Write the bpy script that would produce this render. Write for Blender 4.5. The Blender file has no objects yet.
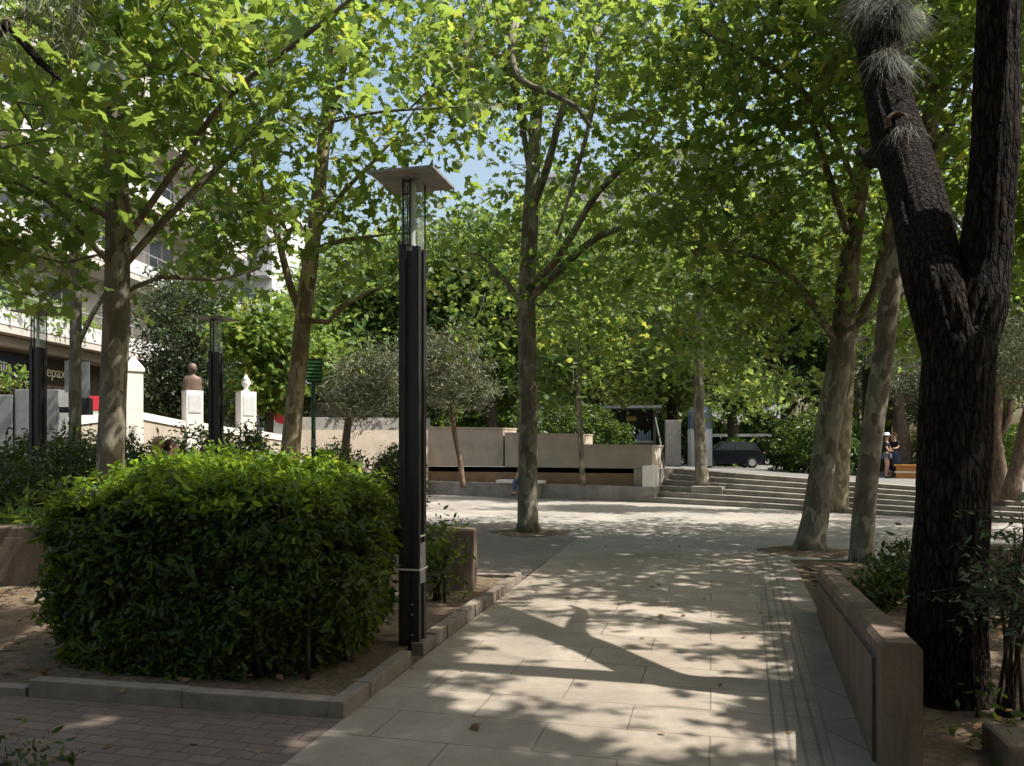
import bpy, bmesh, math, random
import numpy as np
from mathutils import Vector, Matrix, noise

random.seed(7)
RNG = np.random.default_rng(11)
scene = bpy.context.scene
COL = scene.collection
R = math.radians

# ------------------------------------------------------------------ camera
F, CU, HV, EYE = 800.0, 512.0, 450.0, 1.6      # focal length in px, centre column, horizon row, eye height


def P(u, v, d):
    """world point seen at photo pixel (u, v) at distance d in front of the eye"""
    return Vector(((u - CU) / F * d, d, EYE - (v - HV) / F * d))


def G(u, v, z=0.0):
    """world point at height z seen at photo pixel (u, v)"""
    d = (EYE - z) * F / (v - HV)
    return Vector(((u - CU) / F * d, d, z))


cam = bpy.data.cameras.new("camera")
cam.sensor_width = 36.0
cam.lens = 36.0 * F / 1024
cam.shift_y = (HV - 383) / 1024
cam.clip_start = 0.05
cam.clip_end = 2000
camo = bpy.data.objects.new("camera", cam)
camo.location = (0, 0, EYE)
camo.rotation_euler = (R(90), 0, 0)
COL.objects.link(camo)
scene.camera = camo

# ------------------------------------------------------------------ light
SUN_EL = R(58)
SAZ = Vector((0.975, -0.22)).normalized()
S = Vector((SAZ.x * math.cos(SUN_EL), SAZ.y * math.cos(SUN_EL), math.sin(SUN_EL)))
w = bpy.data.worlds.new("World")
scene.world = w
w.use_nodes = True
nt = w.node_tree
nt.nodes.clear()
sky = nt.nodes.new("ShaderNodeTexSky")
sky.sky_type = 'NISHITA'
sky.sun_disc = False
sky.sun_elevation = SUN_EL
sky.sun_rotation = math.atan2(SAZ.x, SAZ.y)
sky.dust_density = 5.0
sky.air_density = 1.7
sky.ozone_density = 1.0
bg = nt.nodes.new("ShaderNodeBackground")
bg.inputs[1].default_value = 0.125
wo = nt.nodes.new("ShaderNodeOutputWorld")
nt.links.new(sky.outputs[0], bg.inputs[0])
nt.links.new(bg.outputs[0], wo.inputs[0])
sl = bpy.data.lights.new("sun", 'SUN')
sl.energy = 4.8
sl.angle = R(0.53)
sl.color = (1.0, 0.96, 0.89)
so = bpy.data.objects.new("sun", sl)
so.rotation_euler = S.to_track_quat('Z', 'Y').to_euler()
so.location = (6, -6, 20)
COL.objects.link(so)
scene.view_settings.view_transform = 'Standard'
scene.view_settings.look = 'None'
scene.view_settings.exposure = 0.8
scene.view_settings.gamma = 1
cy = scene.cycles
cy.max_bounces = 7
cy.diffuse_bounces = 4
cy.glossy_bounces = 3
cy.transmission_bounces = 6
cy.transparent_max_bounces = 8
cy.caustics_reflective = False
cy.caustics_refractive = False
cy.use_denoising = True
cy.use_adaptive_sampling = True
cy.adaptive_threshold = 0.01

# ------------------------------------------------------------------ materials
MATS = {}


class NT:
    def __init__(s, name):
        s.m = bpy.data.materials.new(name)
        s.m.use_nodes = True
        s.t = s.m.node_tree
        s.t.nodes.clear()
        s.out = s.n("ShaderNodeOutputMaterial")

    def n(s, typ, **kw):
        o = s.t.nodes.new(typ)
        for k, v in kw.items():
            setattr(o, k, v)
        return o

    def l(s, a, b):
        s.t.links.new(a, b)

    def coords(s, rot=0.0, scale=(1, 1, 1), kind='Object'):
        c = s.n("ShaderNodeTexCoord")
        m = s.n("ShaderNodeMapping")
        m.inputs['Rotation'].default_value = (0, 0, rot)
        m.inputs['Scale'].default_value = scale
        s.l(c.outputs[kind], m.inputs[0])
        return m.outputs[0]

    def noise(s, co, scale, detail=6, rough=0.6, dist=0.0):
        o = s.n("ShaderNodeTexNoise")
        o.inputs['Scale'].default_value = scale
        o.inputs['Detail'].default_value = detail
        o.inputs['Roughness'].default_value = rough
        o.inputs['Distortion'].default_value = dist
        s.l(co, o.inputs['Vector'])
        return o.outputs['Fac']

    def ramp(s, fac, stops):
        o = s.n("ShaderNodeValToRGB")
        e = o.color_ramp.elements
        while len(e) < len(stops):
            e.new(0.5)
        for x, (p, c) in zip(e, stops):
            x.position = p
            x.color = (*c, 1) if len(c) == 3 else c
        s.l(fac, o.inputs[0])
        return o.outputs[0]

    def mix(s, fac, a, b, blend='MIX'):
        o = s.n("ShaderNodeMix", data_type='RGBA', blend_type=blend)
        if isinstance(fac, (int, float)):
            o.inputs[0].default_value = fac
        else:
            s.l(fac, o.inputs[0])
        for i, x in ((6, a), (7, b)):
            if isinstance(x, tuple):
                o.inputs[i].default_value = (*x, 1)
            else:
                s.l(x, o.inputs[i])
        return o.outputs[2]

    def bump(s, h, strength=0.3, dist=0.02):
        o = s.n("ShaderNodeBump")
        o.inputs['Strength'].default_value = strength
        o.inputs['Distance'].default_value = dist
        s.l(h, o.inputs['Height'])
        return o.outputs[0]

    def pbsdf(s, col, rough=0.7, normal=None, metal=0.0, spec=0.4):
        b = s.n("ShaderNodeBsdfPrincipled")
        if isinstance(col, tuple):
            b.inputs['Base Color'].default_value = (*col, 1)
        else:
            s.l(col, b.inputs['Base Color'])
        if isinstance(rough, (int, float)):
            b.inputs['Roughness'].default_value = rough
        else:
            s.l(rough, b.inputs['Roughness'])
        b.inputs['Metallic'].default_value = metal
        b.inputs['Specular IOR Level'].default_value = spec
        if normal is not None:
            s.l(normal, b.inputs['Normal'])
        return b

    def done(s, shader):
        s.l(shader, s.out.inputs[0])
        return s.m


def mat_plain(name, col, rough=0.6, var=0.25, scale=6, bump=0.15, metal=0.0, spec=0.4, stain=0.0):
    t = NT(name)
    co = t.coords()
    n1 = t.noise(co, scale, 8, 0.65)
    lo = tuple(c * (1 - var) for c in col)
    hi = tuple(min(1, c * (1 + var)) for c in col)
    c = t.ramp(n1, [(0.3, lo), (0.7, hi)])
    if stain:
        n3 = t.noise(co, scale * 0.3, 5, 0.7, 0.6)
        f = t.ramp(n3, [(0.5, (0, 0, 0)), (0.72, (stain, stain, stain))])
        c = t.mix(f, c, tuple(x * 0.45 for x in col))
    n2 = t.noise(co, scale * 9, 4, 0.6)
    return t.done(t.pbsdf(c, rough, t.bump(n2, bump, 0.01), metal, spec).outputs[0])


def mat_leaf(name, dark, light, trans, tfac=0.45, rough=0.45, spec=0.35):
    t = NT(name)
    a = t.n("ShaderNodeAttribute", attribute_name="tone")
    c = t.ramp(a.outputs['Fac'], [(0.0, dark), (0.55, tuple((x + y) / 2 for x, y in zip(dark, light))), (0.9, light), (1.0, (light[0] * 1.5, light[1] * 1.12, light[2]))])
    ct = t.ramp(a.outputs['Fac'], [(0.0, tuple(x * 0.6 for x in trans)), (0.85, trans), (1.0, (trans[0] * 1.35, trans[1] * 1.06, trans[2]))])
    b = t.pbsdf(c, rough, None, 0.0, spec)
    tr = t.n("ShaderNodeBsdfTranslucent")
    t.l(ct, tr.inputs[0])
    m = t.n("ShaderNodeMixShader")
    m.inputs[0].default_value = tfac
    t.l(b.outputs[0], m.inputs[1])
    t.l(tr.outputs[0], m.inputs[2])
    return t.done(m.outputs[0])


def mat_bark_plane(name, tint=(1, 1, 1)):
    t = NT(name)
    co = t.coords(scale=(1, 1, 0.45))
    v = t.n("ShaderNodeTexVoronoi")
    v.inputs['Scale'].default_value = 9
    nz = t.noise(co, 4, 4)
    dm = t.n("ShaderNodeMix", data_type='RGBA', blend_type='ADD')
    dm.inputs[0].default_value = 0.35
    t.l(co, dm.inputs[6])
    nn = t.n("ShaderNodeTexNoise")
    nn.inputs['Scale'].default_value = 6
    t.l(co, nn.inputs['Vector'])
    t.l(nn.outputs['Color'], dm.inputs[7])
    t.l(dm.outputs[2], v.inputs['Vector'])
    def T(*c):
        return tuple(x * y for x, y in zip(c, tint))
    c1 = t.ramp(v.outputs['Color'], [(0.15, T(.105, .09, .066)), (0.4, T(.145, .13, .10)), (0.62, T(.20, .185, .145)), (0.85, T(.29, .27, .20))])
    c2 = t.mix(t.ramp(nz, [(0.45, (0, 0, 0)), (0.62, (.6, .6, .6))]), c1, T(.10, .085, .058))
    n2 = t.noise(co, 45, 6, .7)
    return t.done(t.pbsdf(c2, .85, t.bump(n2, .45, .012), 0, .2).outputs[0])


def mat_bark_rough(name, lo, hi, sc=(14, 14, 2.2), plates=None):
    t = NT(name)
    co = t.coords(scale=sc)
    n1 = t.noise(co, 1.0, 8, .7, .8)
    co2 = t.coords()
    n2 = t.noise(co2, 3.0, 4)
    c = t.ramp(n1, [(.35, lo), (.62, hi)])
    c = t.mix(t.ramp(n2, [(.4, (0, 0, 0)), (.7, (.5, .5, .5))]), c, tuple(x * .6 for x in lo))
    h = n1
    if plates:
        co3 = t.coords(scale=plates)
        dn = t.n("ShaderNodeTexNoise")
        dn.inputs['Scale'].default_value = 1.5
        t.l(co3, dn.inputs['Vector'])
        va = t.n("ShaderNodeVectorMath", operation='MULTIPLY_ADD')
        va.inputs[1].default_value = (.7, .7, .9)
        t.l(dn.outputs['Color'], va.inputs[0])
        t.l(co3, va.inputs[2])
        vo = t.n("ShaderNodeTexVoronoi", feature='DISTANCE_TO_EDGE')
        vo.inputs['Scale'].default_value = 1
        t.l(va.outputs[0], vo.inputs['Vector'])
        fis = t.ramp(vo.outputs['Distance'], [(.02, (0, 0, 0)), (.22, (1, 1, 1))])
        c = t.mix(fis, tuple(x * .8 for x in lo), c)
        mm = t.n("ShaderNodeMath", operation='MULTIPLY_ADD')
        mm.inputs[1].default_value = 1.1
        t.l(n1, mm.inputs[0])
        t.l(fis, mm.inputs[2])
        h = mm.outputs[0]
    return t.done(t.pbsdf(c, .95, t.bump(h, 1.0, .05), 0, .15).outputs[0])


def mat_slab(name, rot, bw, bh, cols, mortar, msize=.008, off=.5, bump=.3, rough=.75, stain=.5):
    t = NT(name)
    co = t.coords(rot)
    b = t.n("ShaderNodeTexBrick")
    b.inputs['Scale'].default_value = 1
    b.inputs['Brick Width'].default_value = bw
    b.inputs['Row Height'].default_value = bh
    b.inputs['Mortar Size'].default_value = msize
    b.inputs['Mortar Smooth'].default_value = .15
    b.inputs['Color1'].default_value = (*cols[0], 1)
    b.inputs['Color2'].default_value = (*cols[1], 1)
    b.inputs['Mortar'].default_value = (*mortar, 1)
    b.offset = off
    # joints that wander a little
    nn = t.n("ShaderNodeTexNoise")
    nn.inputs['Scale'].default_value = 2.2
    nn.inputs['Detail'].default_value = 4
    t.l(co, nn.inputs['Vector'])
    va = t.n("ShaderNodeVectorMath", operation='MULTIPLY_ADD')
    va.inputs[1].default_value = (.02, .02, 0)
    t.l(nn.outputs['Color'], va.inputs[0])
    t.l(co, va.inputs[2])
    t.l(va.outputs[0], b.inputs['Vector'])
    n1 = t.noise(co, 1.1, 8, .65)
    n2 = t.noise(co, 14, 8, .75)
    n3 = t.noise(co, 130, 3, .6)
    c = t.mix(t.ramp(n1, [(.35, (0, 0, 0)), (.7, (1, 1, 1))]), b.outputs['Color'], t.mix(1.0, b.outputs['Color'], (1 - .45 * stain, 1 - .5 * stain, 1 - .55 * stain), 'MULTIPLY'))
    c = t.mix(t.ramp(n2, [(.30, (.34, .34, .34)), (.60, (0, 0, 0))]), c, tuple(x * .42 for x in cols[0]))
    c = t.mix(t.ramp(n3, [(.3, (.28, .28, .28)), (.5, (0, 0, 0))]), c, tuple(x * .4 for x in cols[0]))
    vo = t.n("ShaderNodeTexVoronoi")
    vo.inputs['Scale'].default_value = 4.2
    t.l(co, vo.inputs['Vector'])
    c = t.mix(t.ramp(vo.outputs['Distance'], [(.045, (.5, .5, .5)), (.075, (0, 0, 0))]), c, tuple(x * .45 for x in cols[0]))
    n5 = t.noise(co, .45, 10, .7, 1.2)
    c = t.mix(t.ramp(n5, [(.45, (0, 0, 0)), (.64, (.7, .7, .7))]), c, tuple(x * .5 for x in cols[0]))
    h = t.n("ShaderNodeMath", operation='MULTIPLY_ADD')
    h.inputs[1].default_value = -1.0
    t.l(b.outputs['Fac'], h.inputs[0])
    t.l(n2, h.inputs[2])
    return t.done(t.pbsdf(c, rough, t.bump(h.outputs[0], bump, .006), 0, .3).outputs[0])


def mat_wall(name, col):
    t = NT(name)
    co = t.coords()
    n1 = t.noise(co, 2.2, 8, .65)
    c = t.ramp(n1, [(.3, tuple(x * .78 for x in col)), (.7, tuple(x * 1.22 for x in col))])
    st = t.noise(t.coords(scale=(9, 9, .7)), 1, 6, .7, .3)
    c = t.mix(t.ramp(st, [(.5, (0, 0, 0)), (.68, (.65, .65, .65))]), c, tuple(x * .42 for x in col))
    bl = t.noise(co, 5, 9, .75, .5)
    c = t.mix(t.ramp(bl, [(.60, (0, 0, 0)), (.68, (.6, .6, .6))]), c, tuple(min(1, x * 1.7) for x in col))
    sp = t.noise(co, 60, 3, .6)
    c = t.mix(t.ramp(sp, [(.32, (.5, .5, .5)), (.42, (0, 0, 0))]), c, tuple(x * .4 for x in col))
    n2 = t.noise(co, 28, 8, .7)
    return t.done(t.pbsdf(c, .85, t.bump(n2, .5, .012), 0, .25).outputs[0])


def mat_soil(name):
    t = NT(name)
    co = t.coords()
    n1 = t.noise(co, 2.2, 8, .7)
    n2 = t.noise(co, 28, 8, .75)
    c = t.ramp(n1, [(.3, (.12, .088, .058)), (.55, (.21, .16, .11)), (.75, (.31, .245, .17))])
    c = t.mix(t.ramp(n2, [(.4, (.75, .75, .75)), (.6, (0, 0, 0))]), c, (.085, .06, .04))
    return t.done(t.pbsdf(c, .95, t.bump(n2, .8, .03), 0, .1).outputs[0])


M = {}
M['plane_leaf'] = mat_leaf("plane_leaf", (.042, .092, .024), (.098, .168, .042), (.37, .51, .085), .52)
M['plane_leaf_far'] = mat_leaf("plane_leaf_far", (.040, .086, .026), (.095, .162, .048), (.34, .47, .09), .5)
M['bush_leaf'] = mat_leaf("bush_leaf", (.015, .036, .008), (.060, .100, .017), (.30, .42, .036), .36, .42, .3)
M['sunlit_shoot_leaf'] = mat_leaf("sunlit_shoot_leaf", (.075, .15, .014), (.20, .31, .030), (.46, .62, .05), .45, .45, .3)  # paler shoot colour that carries the sunlight on the bush top
M['hedge_leaf'] = mat_leaf("hedge_leaf", (.020, .042, .012), (.055, .088, .022), (.12, .18, .02), .28, .45, .28)
M['olive_leaf'] = mat_leaf("olive_leaf", (.085, .105, .060), (.19, .20, .125), (.14, .17, .06), .25, .5, .4)
M['lime_leaf'] = mat_leaf("lime_leaf", (.07, .14, .024), (.15, .235, .05), (.34, .46, .07), .42)
M['grey_leaf'] = mat_leaf("grey_leaf", (.045, .075, .040), (.13, .16, .09), (.10, .15, .05), .28)
M['dark_leaf'] = mat_leaf("dark_leaf", (.025, .055, .014), (.065, .11, .026), (.16, .25, .03), .35)
M['needle'] = mat_leaf("needle", (.16, .165, .135), (.34, .345, .285), (.16, .17, .12), .3, .6, .2)
M['dry_leaf'] = mat_leaf("dry_leaf", (.11, .065, .03), (.27, .17, .08), (.2, .11, .03), .2, .7, .2)
M['bark_plane'] = mat_bark_plane("bark_plane")
M['bark_plane_warm'] = mat_bark_plane("bark_plane_warm", (1.2, 1.1, .95))
M['bark_pine'] = mat_bark_rough("bark_pine", (.011, .0085, .007), (.078, .057, .043), (40, 40, 12), (27, 27, 7))
M['bark_olive'] = mat_bark_rough("bark_olive", (.09, .062, .045), (.24, .18, .135), (18, 18, 5))
M['bark_dark'] = mat_bark_rough("bark_dark", (.045, .034, .024), (.14, .115, .085), (22, 22, 5))
PATH_ROT = -math.atan(.25)
M['slab'] = mat_slab("slab", math.atan(.25), .92, .46, ((.42, .36, .29), (.345, .293, .235)), (.17, .14, .112), .0055, .5, .3, .75, .8)
M['plaza'] = mat_slab("plaza", R(33), 1.2, .6, ((.42, .385, .34), (.32, .295, .26)), (.16, .15, .14), .012)
M['brick_paver'] = mat_slab("brick_paver", math.atan(.25), .21, .105, ((.19, .145, .115), (.14, .108, .088)), (.09, .075, .06), .007, .5, .5)
M['apron'] = mat_slab("apron", math.atan(.25), .21, .105, ((.30, .255, .215), (.24, .205, .175)), (.12, .10, .085), .007, .5, .4)
M['band'] = mat_slab("band", math.atan(-.29), .5, 1.0, ((.34, .295, .245), (.29, .25, .21)), (.12, .105, .09), .006, 0, .3)
M['soil'] = mat_soil("soil")
M['kerb'] = mat_plain("kerb", (.21, .172, .135), .85, .25, 5, .35, stain=.6)
M['wall_paint'] = mat_plain("wall_paint", (.155, .120, .094), .8, .2, 2.5, .35, stain=.8)
M['wall_paint'] = mat_wall("wall_paint", (.150, .110, .080))
M['groove'] = mat_plain("groove", (.07, .055, .045), .9, .2)
M['concrete'] = mat_plain("concrete", (.27, .25, .225), .85, .25, 3, .4, stain=.6)
M['stone_wall'] = mat_slab("stone_wall", 0, 1.6, 3.0, ((.47, .40, .32), (.42, .36, .29)), (.2, .17, .14), .012, .5, .2)
M['stone_wall'] = mat_plain("stone_wall_plaster", (.50, .42, .335), .85, .14, 1.2, .3, stain=.45)
M['stone_wall'] = mat_plain('stone_wall', (.44, .375, .305), .85, .2, .9, .4, stain=.7)
M['brown_wall'] = mat_plain("brown_wall", (.30, .195, .115), .85, .2, 2, .3, stain=.5)
M['void'] = mat_plain("void", (.06, .035, .03), .9, .2)
M['step'] = mat_plain("step", (.25, .225, .195), .85, .3, 2.5, .4, stain=.6)
M['marble'] = mat_plain("marble", (.76, .72, .66), .6, .1, 3, .1, stain=.3)
M['marble_plaque'] = mat_plain("marble_plaque", (.55, .55, .56), .5, .1, 12, .1)
M['bronze'] = mat_plain("bronze", (.15, .10, .075), .6, .25, 8, .1, .2)
M['post'] = mat_plain("post", (.022, .022, .023), .55, .35, 12, .12, .0, .4)
M['post_rust'] = mat_plain("post_rust", (.038, .033, .03), .6, .5, 18, .2, .0, .4)
M['cap'] = mat_plain("cap", (.27, .265, .26), .6, .3, 9, .1, .2)
M['grey_metal'] = mat_plain("grey_metal", (.30, .31, .31), .5, .15, 8, .05, .4)
M['silver'] = mat_plain("silver", (.5, .5, .5), .45, .15, 8, .05, .6)
M['white_paint'] = mat_plain("white_paint", (.78, .77, .74), .5, .06, 3, .05)
M['dark_green'] = mat_plain("dark_green", (.015, .055, .03), .5, .2, 8, .1)
M['bin_green'] = mat_plain("bin_green", (.016, .024, .022), .5, .2, 8, .1)
M['sign_green'] = mat_plain("sign_green", (.05, .17, .06), .5, .2, 8, .05)
M['pale_green'] = mat_plain("pale_green", (.45, .55, .42), .5, .1, 8, .05)
M['facade'] = mat_plain("facade", (.45, .415, .385), .85, .08, .8, .1, stain=.25)
M['facade_white'] = mat_plain("facade_white", (.50, .50, .51), .8, .08, .8, .1, stain=.25)
M['facade_dark'] = mat_plain("facade_dark", (.10, .085, .075), .7, .2, 1, .1)
M['sign_navy'] = mat_plain("sign_navy", (.022, .024, .042), .5, .15, 3, .05)
M['sign_brown'] = mat_plain("sign_brown", (.035, .025, .022), .5, .15, 3, .05)
M['cream'] = mat_plain("cream", (.62, .58, .47), .5, .05)
M['red'] = mat_plain("red", (.55, .03, .05), .5, .1, 3, .05)
M['teal'] = mat_plain("teal", (.20, .42, .38), .5, .1, 3, .05)
M['orange'] = mat_plain("orange", (.52, .22, .06), .6, .15, 4, .1)
M['blue_grey'] = mat_plain("blue_grey", (.20, .235, .31), .7, .2, 4, .1)
M['terracotta'] = mat_plain("terracotta", (.40, .19, .11), .8, .15, 4, .2)
M['car_paint'] = mat_plain("car_paint", (.008, .010, .016), .18, .1, 2, .0, 0, .6)
M['tyre'] = mat_plain("tyre", (.02, .02, .02), .8, .2)
M['tape'] = mat_plain("tape", (.72, .70, .66), .5, .1)
M['skin'] = mat_plain("skin", (.50, .30, .21), .5, .06, 10, .02)
M['hair_blonde'] = mat_plain("hair_blonde", (.36, .23, .11), .6, .3, 40, .3)
M['hair_brown'] = mat_plain("hair_brown", (.07, .035, .02), .6, .3, 40, .3)
M['cloth_black'] = mat_plain("cloth_black", (.012, .012, .014), .9, .2, 20, .2)
M['cloth_navy'] = mat_plain("cloth_navy", (.025, .032, .065), .9, .2, 20, .2)
M['cloth_blue'] = mat_plain("cloth_blue", (.06, .10, .20), .9, .2, 20, .2)
M['cloth_denim'] = mat_plain("cloth_denim", (.17, .20, .27), .9, .2, 20, .2)
M['cloth_teal'] = mat_plain("cloth_teal", (.04, .22, .26), .9, .2, 20, .2)
M['cloth_maroon'] = mat_plain("cloth_maroon", (.13, .04, .04), .9, .2, 20, .2)
M['cloth_white'] = mat_plain("cloth_white", (.7, .7, .68), .9, .06, 20, .2)
M['shoe'] = mat_plain("shoe", (.05, .04, .04), .7, .2)


def mat_glass(name, col, rough=.06):
    t = NT(name)
    g = t.pbsdf(col, rough, None, 0, .5)
    g.inputs['Transmission Weight'].default_value = .0
    tr = t.n("ShaderNodeBsdfTransparent")
    tr.inputs[0].default_value = (.90, .94, .92, 1)
    m = t.n("ShaderNodeMixShader")
    m.inputs[0].default_value = .70
    t.l(g.outputs[0], m.inputs[1])
    t.l(tr.outputs[0], m.inputs[2])
    return t.done(m.outputs[0])


M['lamp_glass'] = mat_glass("lamp_glass", (.42, .46, .46))
M['dark_glass'] = mat_plain("dark_glass", (.02, .025, .03), .08, .1, 1, 0, 0, .7)
M['window_glass'] = mat_plain("window_glass", (.07, .08, .095), .1, .2, .5, 0, 0, .7)


def mat_ribs(name):
    """tactile strip: long grooves and cross joints"""
    t = NT(name)
    co = t.coords(math.atan(.29))
    sp = t.n("ShaderNodeSeparateXYZ")
    t.l(co, sp.inputs[0])
    def wave(out, period, duty):
        a = t.n("ShaderNodeMath", operation='DIVIDE')
        a.inputs[1].default_value = period
        t.l(out, a.inputs[0])
        f = t.n("ShaderNodeMath", operation='FRACT')
        t.l(a.outputs[0], f.inputs[0])
        g = t.n("ShaderNodeMath", operation='LESS_THAN')
        g.inputs[1].default_value = duty
        t.l(f.outputs[0], g.inputs[0])
        return g.outputs[0]
    gx = wave(sp.outputs[0], .075, .26)
    gy = wave(sp.outputs[1], .42, .018)
    mx = t.n("ShaderNodeMath", operation='MAXIMUM')
    t.l(gx, mx.inputs[0])
    t.l(gy, mx.inputs[1])
    n1 = t.noise(co, 3, 8, .7)
    n2 = t.noise(co, 40, 6, .7)
    base = t.ramp(n1, [(.3, (.20, .175, .14)), (.7, (.31, .27, .22))])
    c = t.mix(t.ramp(n2, [(.35, (.5, .5, .5)), (.6, (0, 0, 0))]), base, (.15, .13, .11))
    mm = t.n("ShaderNodeMath", operation='MULTIPLY')
    mm.inputs[1].default_value = .6
    t.l(mx.outputs[0], mm.inputs[0])
    c = t.mix(mm.outputs[0], c, (.10, .09, .078))
    h = t.n("ShaderNodeMath", operation='MULTIPLY_ADD')
    h.inputs[1].default_value = -1
    t.l(mx.outputs[0], h.inputs[0])
    t.l(n2, h.inputs[2])
    return t.done(t.pbsdf(c, .8, t.bump(h.outputs[0], .5, .006), 0, .25).outputs[0])


M['tactile'] = mat_ribs("tactile")


# ------------------------------------------------------------------ objects
def link(o, parent=None):
    COL.objects.link(o)
    if parent is not None:
        o.parent = parent
    return o


def tag(o, label=None, cat=None, group=None, kind=None):
    if label:
        o['label'] = label
    if cat:
        o['category'] = cat
    if group:
        o['group'] = group
    if kind:
        o['kind'] = kind
    return o


def thing(name, label, cat, loc=(0, 0, 0), rz=0, group=None):
    o = bpy.data.objects.new(name, None)
    o.empty_display_size = .2
    o.location = loc
    o.rotation_euler = (0, 0, rz)
    return tag(link(o), label, cat, group)


class MB:
    """collects shapes, builds one mesh"""
    def __init__(s):
        s.v, s.f = [], []

    def add(s, vs, fs):
        b = len(s.v)
        s.v += [tuple(x) for x in vs]
        s.f += [tuple(b + i for i in f) for f in fs]
        return s

    def box(s, x0, x1, y0, y1, z0, z1, mtx=None, bev=0.0):
        if bev > 0:
            bm = bmesh.new()
            r = bmesh.ops.create_cube(bm, size=1)
            for v in bm.verts:
                v.co = Vector((x0 + (v.co.x + .5) * (x1 - x0), y0 + (v.co.y + .5) * (y1 - y0), z0 + (v.co.z + .5) * (z1 - z0)))
            bmesh.ops.bevel(bm, geom=bm.edges[:], offset=bev, segments=2, affect='EDGES', profile=.6)
            bm.verts.index_update()
            vs = [v.co.copy() for v in bm.verts]
            fs = [[v.index for v in f.verts] for f in bm.faces]
            bm.free()
        else:
            vs = [Vector(p) for p in ((x0, y0, z0), (x1, y0, z0), (x1, y1, z0), (x0, y1, z0), (x0, y0, z1), (x1, y0, z1), (x1, y1, z1), (x0, y1, z1))]
            fs = [(0, 3, 2, 1), (4, 5, 6, 7), (0, 1, 5, 4), (1, 2, 6, 5), (2, 3, 7, 6), (3, 0, 4, 7)]
        if mtx is not None:
            vs = [mtx @ v for v in vs]
        return s.add(vs, fs)

    def tube(s, pts, rad, n=8, cap=True, jit=None):
        pts = [Vector(p) for p in pts]
        if not hasattr(rad, '__len__'):
            rad = [rad] * len(pts)
        b = len(s.v)
        prev = None
        for i, p in enumerate(pts):
            t = (pts[min(i + 1, len(pts) - 1)] - pts[max(i - 1, 0)])
            t = t.normalized() if t.length > 1e-9 else Vector((0, 0, 1))
            if prev is None:
                a = t.orthogonal().normalized()
            else:
                a = prev - t * prev.dot(t)
                a = a.normalized() if a.length > 1e-6 else t.orthogonal().normalized()
            prev = a
            c = t.cross(a)
            for k in range(n):
                th = 2 * math.pi * k / n
                r = rad[i]
                if jit:
                    r *= jit(p, th)
                s.v.append(tuple(p + (a * math.cos(th) + c * math.sin(th)) * r))
        for i in range(len(pts) - 1):
            for k in range(n):
                k2 = (k + 1) % n
                s.f.append((b + i * n + k, b + i * n + k2, b + (i + 1) * n + k2, b + (i + 1) * n + k))
        if cap:
            s.f.append(tuple(b + k for k in reversed(range(n))))
            s.f.append(tuple(b + (len(pts) - 1) * n + k for k in range(n)))
        return s

    def lathe(s, prof, n=16, cx=0, cy=0, cz=0):
        b = len(s.v)
        for r, z in prof:
            for k in range(n):
                th = 2 * math.pi * k / n
                s.v.append((cx + r * math.cos(th), cy + r * math.sin(th), cz + z))
        for i in range(len(prof) - 1):
            for k in range(n):
                k2 = (k + 1) % n
                s.f.append((b + i * n + k, b + i * n + k2, b + (i + 1) * n + k2, b + (i + 1) * n + k))
        s.f.append(tuple(b + k for k in reversed(range(n))))
        s.f.append(tuple(b + (len(prof) - 1) * n + k for k in range(n)))
        return s

    def prism(s, poly, z0, z1, mtx=None):
        """poly: (x, y) outline, counter-clockwise"""
        n = len(poly)
        vs = [Vector((x, y, z0)) for x, y in poly] + [Vector((x, y, z1)) for x, y in poly]
        if mtx is not None:
            vs = [mtx @ v for v in vs]
        fs = [tuple(reversed(range(n))), tuple(range(n, 2 * n))]
        fs += [(i, (i + 1) % n, n + (i + 1) % n, n + i) for i in range(n)]
        return s.add(vs, fs)

    def ellipsoid(s, c, r, n=14, m=9):
        prof = []
        b = len(s.v)
        for i in range(m + 1):
            ph = -math.pi / 2 + math.pi * i / m
            for k in range(n):
                th = 2 * math.pi * k / n
                s.v.append((c[0] + r[0] * math.cos(ph) * math.cos(th), c[1] + r[1] * math.cos(ph) * math.sin(th), c[2] + r[2] * math.sin(ph)))
        for i in range(m):
            for k in range(n):
                k2 = (k + 1) % n
                s.f.append((b + i * n + k, b + i * n + k2, b + (i + 1) * n + k2, b + (i + 1) * n + k))
        return s

    def build(s, name, mat, parent=None, smooth=False):
        me = bpy.data.meshes.new(name)
        me.from_pydata(s.v, [], s.f)
        me.validate()
        me.update()
        if smooth:
            me.polygons.foreach_set('use_smooth', [True] * len(me.polygons))
        me.materials.append(M[mat] if isinstance(mat, str) else mat)
        return link(bpy.data.objects.new(name, me), parent)


def rotz(a, loc=(0, 0, 0)):
    return Matrix.Translation(loc) @ Matrix.Rotation(a, 4, 'Z')


def text_mesh(name, body, size, mat, parent, mtx, depth=.01):
    c = bpy.data.curves.new(name, 'FONT')
    c.body = body
    c.size = size
    c.extrude = depth
    c.align_x = 'LEFT'
    o = bpy.data.objects.new(name, c)
    COL.objects.link(o)
    bpy.context.view_layer.update()
    me = bpy.data.meshes.new_from_object(o.evaluated_get(bpy.context.evaluated_depsgraph_get()))
    bpy.data.objects.remove(o)
    bpy.data.curves.remove(c)
    me.transform(mtx)
    me.materials.clear()
    me.materials.append(M[mat])
    me.name = name
    return link(bpy.data.objects.new(name, me), parent)


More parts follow.
